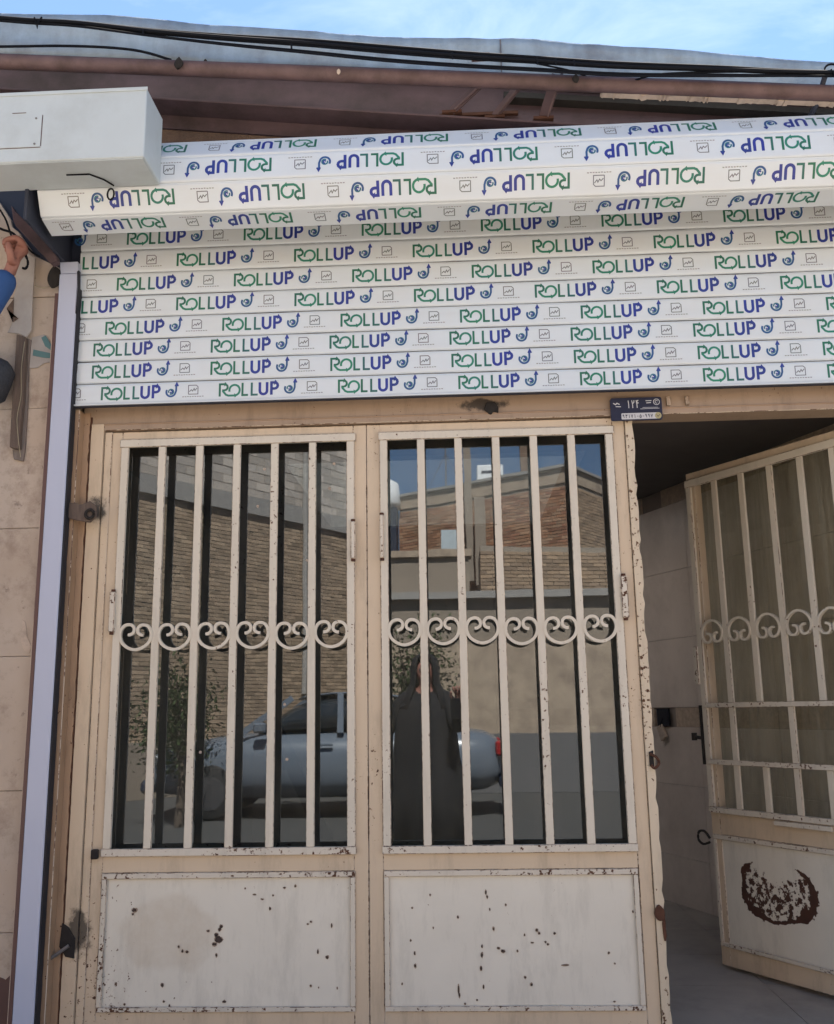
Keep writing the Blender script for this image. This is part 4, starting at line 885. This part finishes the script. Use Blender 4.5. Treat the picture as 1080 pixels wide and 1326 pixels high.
# a worker on a stool reaching up at the left edge: only the hand and blue cuff show
wk = person('worker in a blue shirt reaching up, only fist and cuff showing at the left edge', (-1.985, -.50, .62), PI,
            {'h': 1.70, 'hs': 1.25, 'L': ((-.30, -.20, 1.60), (-.455, -.27, 1.965), (-.30, -.2, 1), (-.3, 1, 0), (1, .3, -.2)), 'R': ((.24, -.05, 1.12), (.26, -.18, .92), (0, -.3, -1), (0, -1, 0), (-1, 0, 0))}, 'blue', 'trouser')
sl_ = thing('step_stool', 'wooden step stool the worker stands on, left of the shopfront', 'stool', (-2.02, -.5, ST)); 
MB().box(-.28, .28, -.2, .2, .70, .738).build('top', M['wood2'], sl_, bev=.004)
for sx in (-1, 1):
    for sy in (-1, 1): MB().bar((sx*.30, sy*.22, .0), (sx*.24, sy*.16, .70), .045, .045).build('leg', M['wood2'], sl_)
for sy in (-1, 1): MB().box(-.27, .27, sy*.19-.012, sy*.19+.012, .33, .37).build('rung', M['wood2'], sl_)

# ================================================================== ACROSS THE STREET (seen in the door's glass)
# mirror plane y = .068 ; Y(mirrored) -> real y
def ry(Y): return .136-Y
def brickface(mb, a_, b_2, z0, z1, seed, pal, bh=.058, bl=.205, j=.012, proud=.012):
    R = random.Random(seed); a_, b_2 = Vector((*a_, 0)), Vector((*b_2, 0)); d = (b_2-a_); L__ = d.length; d.normalize(); n = Vector((d.y, -d.x, 0))
    if n.y < 0: n = -n                                       # towards the shop
    z = z0; row = 0
    while z+bh < z1:
        x = -(row % 2)*bl*.5
        while x < L__:
            x0, x1 = max(0, x), min(L__, x+bl-j)
            if x1-x0 > .02:
                pr = proud*R.uniform(.3, 1.2); p0 = a_+d*x0; p1 = a_+d*x1; c = R.choice(pal); k_ = R.uniform(.75, 1.2); mb.cur = tuple(q*k_ for q in c)
                zz = z+R.uniform(-.002, .002)
                q = [p0-n*.01, p1-n*.01, p1+n*pr, p0+n*pr]
                b0 = len(mb.v); mb.v += [(p.x, p.y, zz) for p in q]+[(p.x, p.y, zz+bh-j*.6) for p in q]
                for f in ((2, 3, 7, 6), (0, 1, 2, 3), (7, 6, 5, 4), (1, 2, 6, 5), (3, 0, 4, 7)): mb.face([b0+i for i in f])
            x += bl
        z += bh+j*.4; row += 1
def slab(poly, z0, z1):
    mb = MB(); n = len(poly); mb.v = [(x, y, z0) for x, y in poly]+[(x, y, z1) for x, y in poly]
    mb.face(list(range(n))[::-1]); mb.face(list(range(n, 2*n)))
    for i in range(n): mb.face([i, (i+1) % n, (i+1) % n+n, i+n])
    return mb
PAL1 = [(.44, .225, .13), (.48, .27, .165), (.38, .19, .12), (.50, .31, .20)]
PAL2 = [(.42, .29, .19), (.47, .33, .22), (.37, .26, .18)]
PAL3 = [(.43, .31, .215), (.48, .35, .24), (.37, .27, .185)]
# right-hand brick house: corner C, faces A (left) and B (right)
Cc = (2.16, ry(15)); Al = (-1.30, ry(17.35)); Br = (4.6, ry(18.6)); Bk = (1.1, ry(21))
hs = thing('brick_house', 'reddish brick house with plastered parapet across the street, reflected in the middle panes', 'house', (1.5, ry(17.5), ST)); h0 = -Vector((1.5, ry(17.5), ST))
slab([Cc, Br, Bk, Al], ST, 5.62).build('wall', M['mortar'], hs, h0)
mb = MB(); brickface(mb, Al, Cc, 2.2, 5.37, 1, PAL1); brickface(mb, Cc, Br, 2.2, 5.37, 2, PAL2); o = mb.build('brick_courses', M['brick'], hs, h0, fix=False); o['kind'] = 'stuff'
def off(pt, k, c=(1.6, ry(18))): return (pt[0]+(pt[0]-c[0])*k, pt[1]+(pt[1]-c[1])*k)
slab([off(Cc, .012), off(Br, .012), off(Bk, .012), off(Al, .012)], 5.40, 5.68).build('parapet', M['plaster'], hs, h0)
slab([off(Cc, .035), off(Br, .035), off(Bk, .035), off(Al, .035)], 5.685, 5.74).build('coping', M['concrete'], hs, h0)
MB().box(.15, .29, ry(15.9), ry(15.75), 3.6, 6.5).build('flue', M['plaster2'], hs, h0)
MB().box(-.35, -.02, ry(16.3), ry(16.1), 4.0, 4.7).build('meter_box', M['boxw'], hs, h0); MB().box(.33, .55, ry(15.9), ry(15.7), 3.5, 5.3).build('downpipe_boxing', M['plaster2'], hs, h0)
MB().tube([(.22, ry(15.82), 6.5), (.22, ry(15.82), 6.62)], .09, 8).build('flue_cap', M['tank'], hs, h0)
an = thing('rooftop_aerial', 'thin rooftop aerial mast on the brick house behind the flue', 'aerial', (-.25, ry(17.9), 5.7)); ao = -Vector((-.25, ry(17.9), 5.7))
MB().tube([(-.25, ry(17.9), 5.6), (-.25, ry(17.9), 7.6)], .018, 6).build('mast', M['steel'], an, ao)
for z, w in ((7.5, .25), (7.3, .32), (7.1, .40)): MB().tube([(-.25-w, ry(17.9), z), (-.25+w, ry(17.9), z)], .009, 5).build('crossbar', M['steel'], an, ao)
for sx in (-1, 1): MB().tube([(-.25, ry(17.9), 6.8), (-.25+sx*.5, ry(17.8), 5.74)], .008, 5).build('stay', M['steel'], an, ao)
cl = thing('rooftop_cooler', 'white boxy evaporative cooler on the roof of the brick house', 'cooler', (.8, ry(18), 5.74)); clo = -Vector((.8, ry(18), 5.74))
MB().box(.45, 1.05, ry(18.3), ry(17.8), 5.9, 6.5).build('cabinet', M['tank'], cl, clo, bev=.02); MB().box(.55, .95, ry(17.8), ry(17.79), 6.3, 6.36).build('vent_slot', M['navy'], cl, clo)
for x in (.48, 1.0): MB().box(x-.02, x+.02, ry(18.2), ry(17.9), 5.62, 5.9).build('leg', M['steel'], cl, clo)
ch = thing('chimney', 'slim brick chimney on the far roof right of the cooler', 'chimney', (1.6, ry(18.6), 5.6))
MB().box(-.11, .11, -.11, .11, 0, 1.7).build('stack', M['brick'] if False else M['mud'], ch); MB().box(-.15, .15, -.15, .15, 1.7, 1.78).build('cap', M['concrete'], ch)
# left-hand taller brick building
La = (-6.2, ry(8.9)); Lb = (-1.55, ry(15.6)); Ld = (-4.5, ry(18)); Le = (-9.5, ry(11.5))
lbld = thing('brick_building', 'tall dull brown brick building with a grey concrete band, reflected in the left panes', 'building', (-5, ry(13), ST)); l0 = -Vector((-5, ry(13), ST))
slab([La, Lb, Ld, Le], ST, 7.2).build('wall', M['mortar'], lbld, l0)
slab([(La[0]+.05, La[1]+.04), (Lb[0]+.05, Lb[1]+.04), Ld, Le], 4.42, 4.72).build('concrete_band', M['concrete'], lbld, l0)
mb = MB(); brickface(mb, La, Lb, .3, 4.40, 3, PAL3); o = mb.build('brick_courses', M['brick'], lbld, l0, fix=False); o['kind'] = 'stuff'
mb = MB(); brickface(mb, La, Lb, 4.74, 7.1, 4, [(.55, .48, .42), (.60, .52, .45), (.50, .44, .39)], .14, .38); o = mb.build('block_courses', M['brick'], lbld, l0, fix=False); o['kind'] = 'stuff'
dv = Vector((Lb[0]-La[0], Lb[1]-La[1], 0)).normalized(); nv = Vector((-dv.y, dv.x, 0)); nv = nv if nv.y > 0 else -nv
for s_ in (3.4, 5.9):
    p = Vector((*La, 0))+dv*s_+nv*.08
    MB().tube([(p.x, p.y, 1.4), (p.x, p.y, 7)], .05, 8).build('downpipe', M['concrete'], lbld, l0)
mb = slab([(La[0]+.09, La[1]+.07), (Lb[0]+.09, Lb[1]+.07), (Lb[0], Lb[1]), (La[0], La[1])], ST, .7); mb.build('plinth_wall', M['plaster2'], lbld, l0)
tk = thing('water_tank', 'white wrapped water tank on a dark stand left of the brick house', 'tank', (-1.75, ry(17.2), 3.6)); to = -Vector((-1.75, ry(17.2), 3.6))
MB().box(-2.4, -1.33, ry(17.6), ry(16.9), 3.6, 5.35).build('stand', M['navy'], tk, to)
MB().tube([(-1.75, ry(17.2), 5.35), (-1.75, ry(17.2), 5.5), (-1.75, ry(17.2), 5.95), (-1.75, ry(17.2), 6.1)], [.45, .5, .46, .2], 14).build('tank_body', M['tank'], tk, to, smooth=True)
# street wall in two heights
bw_ = thing('boundary_wall', 'long beige plastered boundary wall with coping behind the parked car', 'wall', (1, ry(11.6), ST)); b0_ = -Vector((1, ry(11.6), ST))
MB().box(-1.1, .15, ry(12.0), ry(11.72), ST, 3.45).build('tall_section', M['plaster2'], bw_, b0_)
MB().box(-1.14, .2, ry(12.05), ry(11.66), 3.452, 3.56).build('coping', M['plaster'], bw_, b0_)
MB().box(-1.3, 9, ry(11.6), ry(11.4), ST, 2.05).build('plastered_section', M['plaster'], bw_, b0_)
MB().box(-1.3, 9, ry(11.7), ry(11.5), 2.052, 2.75).build('rendered_section', M['plaster2'], bw_, b0_)
MB().box(-1.3, 9, ry(11.75), ry(11.38), 2.752, 2.86).build('coping', M['concrete'], bw_, b0_)
MB().box(-1.295, 9, ry(11.39), ry(11.37), ST, .72).build('painted_shadow_band', M['wall_shade'], bw_, b0_)  # grey band painted in for the cast shadow low on the wall
MB().box(-30, -1.95, ry(25), ry(24.6), ST, 2.4).box(9.1, 30, ry(12), ry(11.5), ST, 2.6).build('far_section', M['plaster'], bw_, b0_)
sh_ = thing('brick_shed', 'low brown brick shed behind the boundary wall', 'shed', (1.6, ry(13), ST)); s0 = -Vector((1.6, ry(13), ST))
slab([(.35, ry(12.4)), (2.6, ry(12.9)), (2.6, ry(14.2)), (.35, ry(14))], ST, 3.72).build('wall', M['mortar'], sh_, s0)
mb = MB(); brickface(mb, (.35, ry(12.39)), (2.6, ry(12.89)), 2.7, 3.7, 6, PAL2); o = mb.build('brick_courses', M['brick'], sh_, s0, fix=False); o['kind'] = 'stuff'

# parked car, side on; local x along the car
car = thing('parked_car', 'pale blue saloon car parked across the street, reflected in the door glass', 'car', (-1.62, ry(8.9), ST))
def loft(secs, mat, name, parent, smooth=True):
    mb = MB(); n = len(secs[0])
    for s in secs: mb.v += s
    for i in range(len(secs)-1):
        for k in range(n): mb.face([i*n+k, i*n+(k+1) % n, (i+1)*n+(k+1) % n, (i+1)*n+k])
    mb.face(list(range(n))[::-1]); mb.face([(len(secs)-1)*n+k for k in range(n)])
    o = mb.build(name, mat, parent, smooth=smooth); sb_ = o.modifiers.new('s', 'SUBSURF'); sb_.levels = sb_.render_levels = 1; return o
def sec(x, zb, zt, w): 
    return [(x, -w*.86, zb), (x, -w, zb+(zt-zb)*.3), (x, -w, zb+(zt-zb)*.7), (x, -w*.9, zt), (x, -w*.4, zt+.02), (x, w*.4, zt+.02), (x, w*.9, zt), (x, w, zb+(zt-zb)*.7), (x, w, zb+(zt-zb)*.3), (x, w*.86, zb)]
loft([sec(-2.12, .35, .68, .60), sec(-2.05, .24, .80, .76), sec(-1.4, .20, .92, .82), sec(-.8, .18, .97, .84), (sec(.6, .18, .97, .84)), sec(1.3, .20, .98, .82), sec(1.95, .24, .95, .78), sec(2.08, .38, .80, .66)], M['carpaint'], 'body', car)
def cab(x, z, w): return [(x, -w, .93), (x, -w*.95, .93+(z-.93)*.5), (x, -w*.8, z), (x, w*.8, z), (x, w*.95, .93+(z-.93)*.5), (x, w, .93)]
loft([cab(-.95, .95, .76), cab(-.35, 1.38, .74), cab(.1, 1.44, .74), cab(.7, 1.42, .74), cab(1.45, .97, .74)], M['carglass'], 'glasshouse', car)
loft([[(x, -w, z-.02), (x, -w*.7, z+.012), (x, w*.7, z+.012), (x, w, z-.02), (x, 0, z-.04)] for x, z, w in ((-.42, 1.37, .60), (-.2, 1.42, .66), (.3, 1.45, .67), (.75, 1.42, .65), (.92, 1.36, .58))], M['carpaint'], 'roof', car)
for sy in (-1, 1):
    for xa, za, xb, zb_ in ((-.97, .97, -.40, 1.38), (.18, .96, .18, 1.42), (.88, 1.36, 1.42, .99)): MB().bar((xa, sy*.755, za), (xb, sy*.63, zb_), .07, .035).build('pillar', M['carpaint'], car)
    for x in (-1.32, 1.28):
        w_ = MB().tube([(x, sy*.64, .31), (x, sy*.66, .31), (x, sy*.82, .31), (x, sy*.845, .31)], [.27, .31, .31, .28], 24).build('wheel', M['tyre'], car, smooth=True)
        MB().tube([(x, sy*.84, .31), (x, sy*.852, .31)], .19, 16).build('rim', M['alloy'], w_)
    MB().box(-2.1, -1.96, sy*.62-.13, sy*.62+.13, .62, .74).build('headlight', M['lampglass'], car, bev=.03)
    MB().box(1.99, 2.09, sy*.62-.12, sy*.62+.12, .68, .84).build('tail_light', M['redglass'], car, bev=.02)
    for x in (-.05, 1.0): MB().box(x, x+.16, sy*.845-.015, sy*.845+.015, .82, .85).build('door_handle', M['carpaint'], car, bev=.006)
    MB().box(-.80, -.66, sy*.90-.07, sy*.90+.05, .98, 1.09).build('mirror', M['carpaint'], car, bev=.02)
for x0, x1 in ((-2.17, -2.02), (2.02, 2.13)): MB().box(x0, x1, -.72, .72, .30, .46).build('bumper', M['navy'], car, bev=.04)

# small trees
def tree(label, x, y, h, spread, n, seed):
    t = thing('small_tree', label, 'tree', (x, y, ST)); R = random.Random(seed); tr = MB()
    tr.tube([(0, 0, 0), (.03, .02, h*.3), (-.02, .05, h*.55)], [.05, .04, .03], 8)
    tips = []
    for i in range(9):
        a = R.uniform(0, 2*PI); r = spread*R.uniform(.4, .95); zt_ = h*R.uniform(.55, .98); tr.tube([(0, .03, h*R.uniform(.3, .55)), (r*.5*math.cos(a), r*.5*math.sin(a), zt_*.8), (r*math.cos(a), r*math.sin(a), zt_)], [.022, .014, .006], 5); tips.append((r*math.cos(a), r*math.sin(a), zt_))
    tr.build('trunk', M['bark'], t)
    lf_ = MB()
    for i in range(n):
        c = Vector(R.choice(tips))*R.uniform(.6, 1.02)+Vector((R.gauss(0, .14), R.gauss(0, .14), R.gauss(0, .13))); s = R.uniform(.018, .045)
        u = Vector((R.gauss(0, 1), R.gauss(0, 1), R.gauss(0, 1))).normalized(); v = u.orthogonal().normalized()
        lf_.v += [tuple(c-u*s), tuple(c+v*s*.5), tuple(c+u*s), tuple(c-v*s*.5)]; b = len(lf_.v)-4; lf_.face([b, b+1, b+2, b+3])
    o = lf_.build('crown', M['leaf'], t, fix=False); o['kind'] = 'stuff'
tree('thin leafy street tree left of the parked car, reflected in the left panes', -3.15, ry(7.6), 1.75, .55, 2600, 3)
tree('bushy young tree by the boundary wall behind the photographer', -.75, ry(10.9), 2.6, .6, 2600, 4)
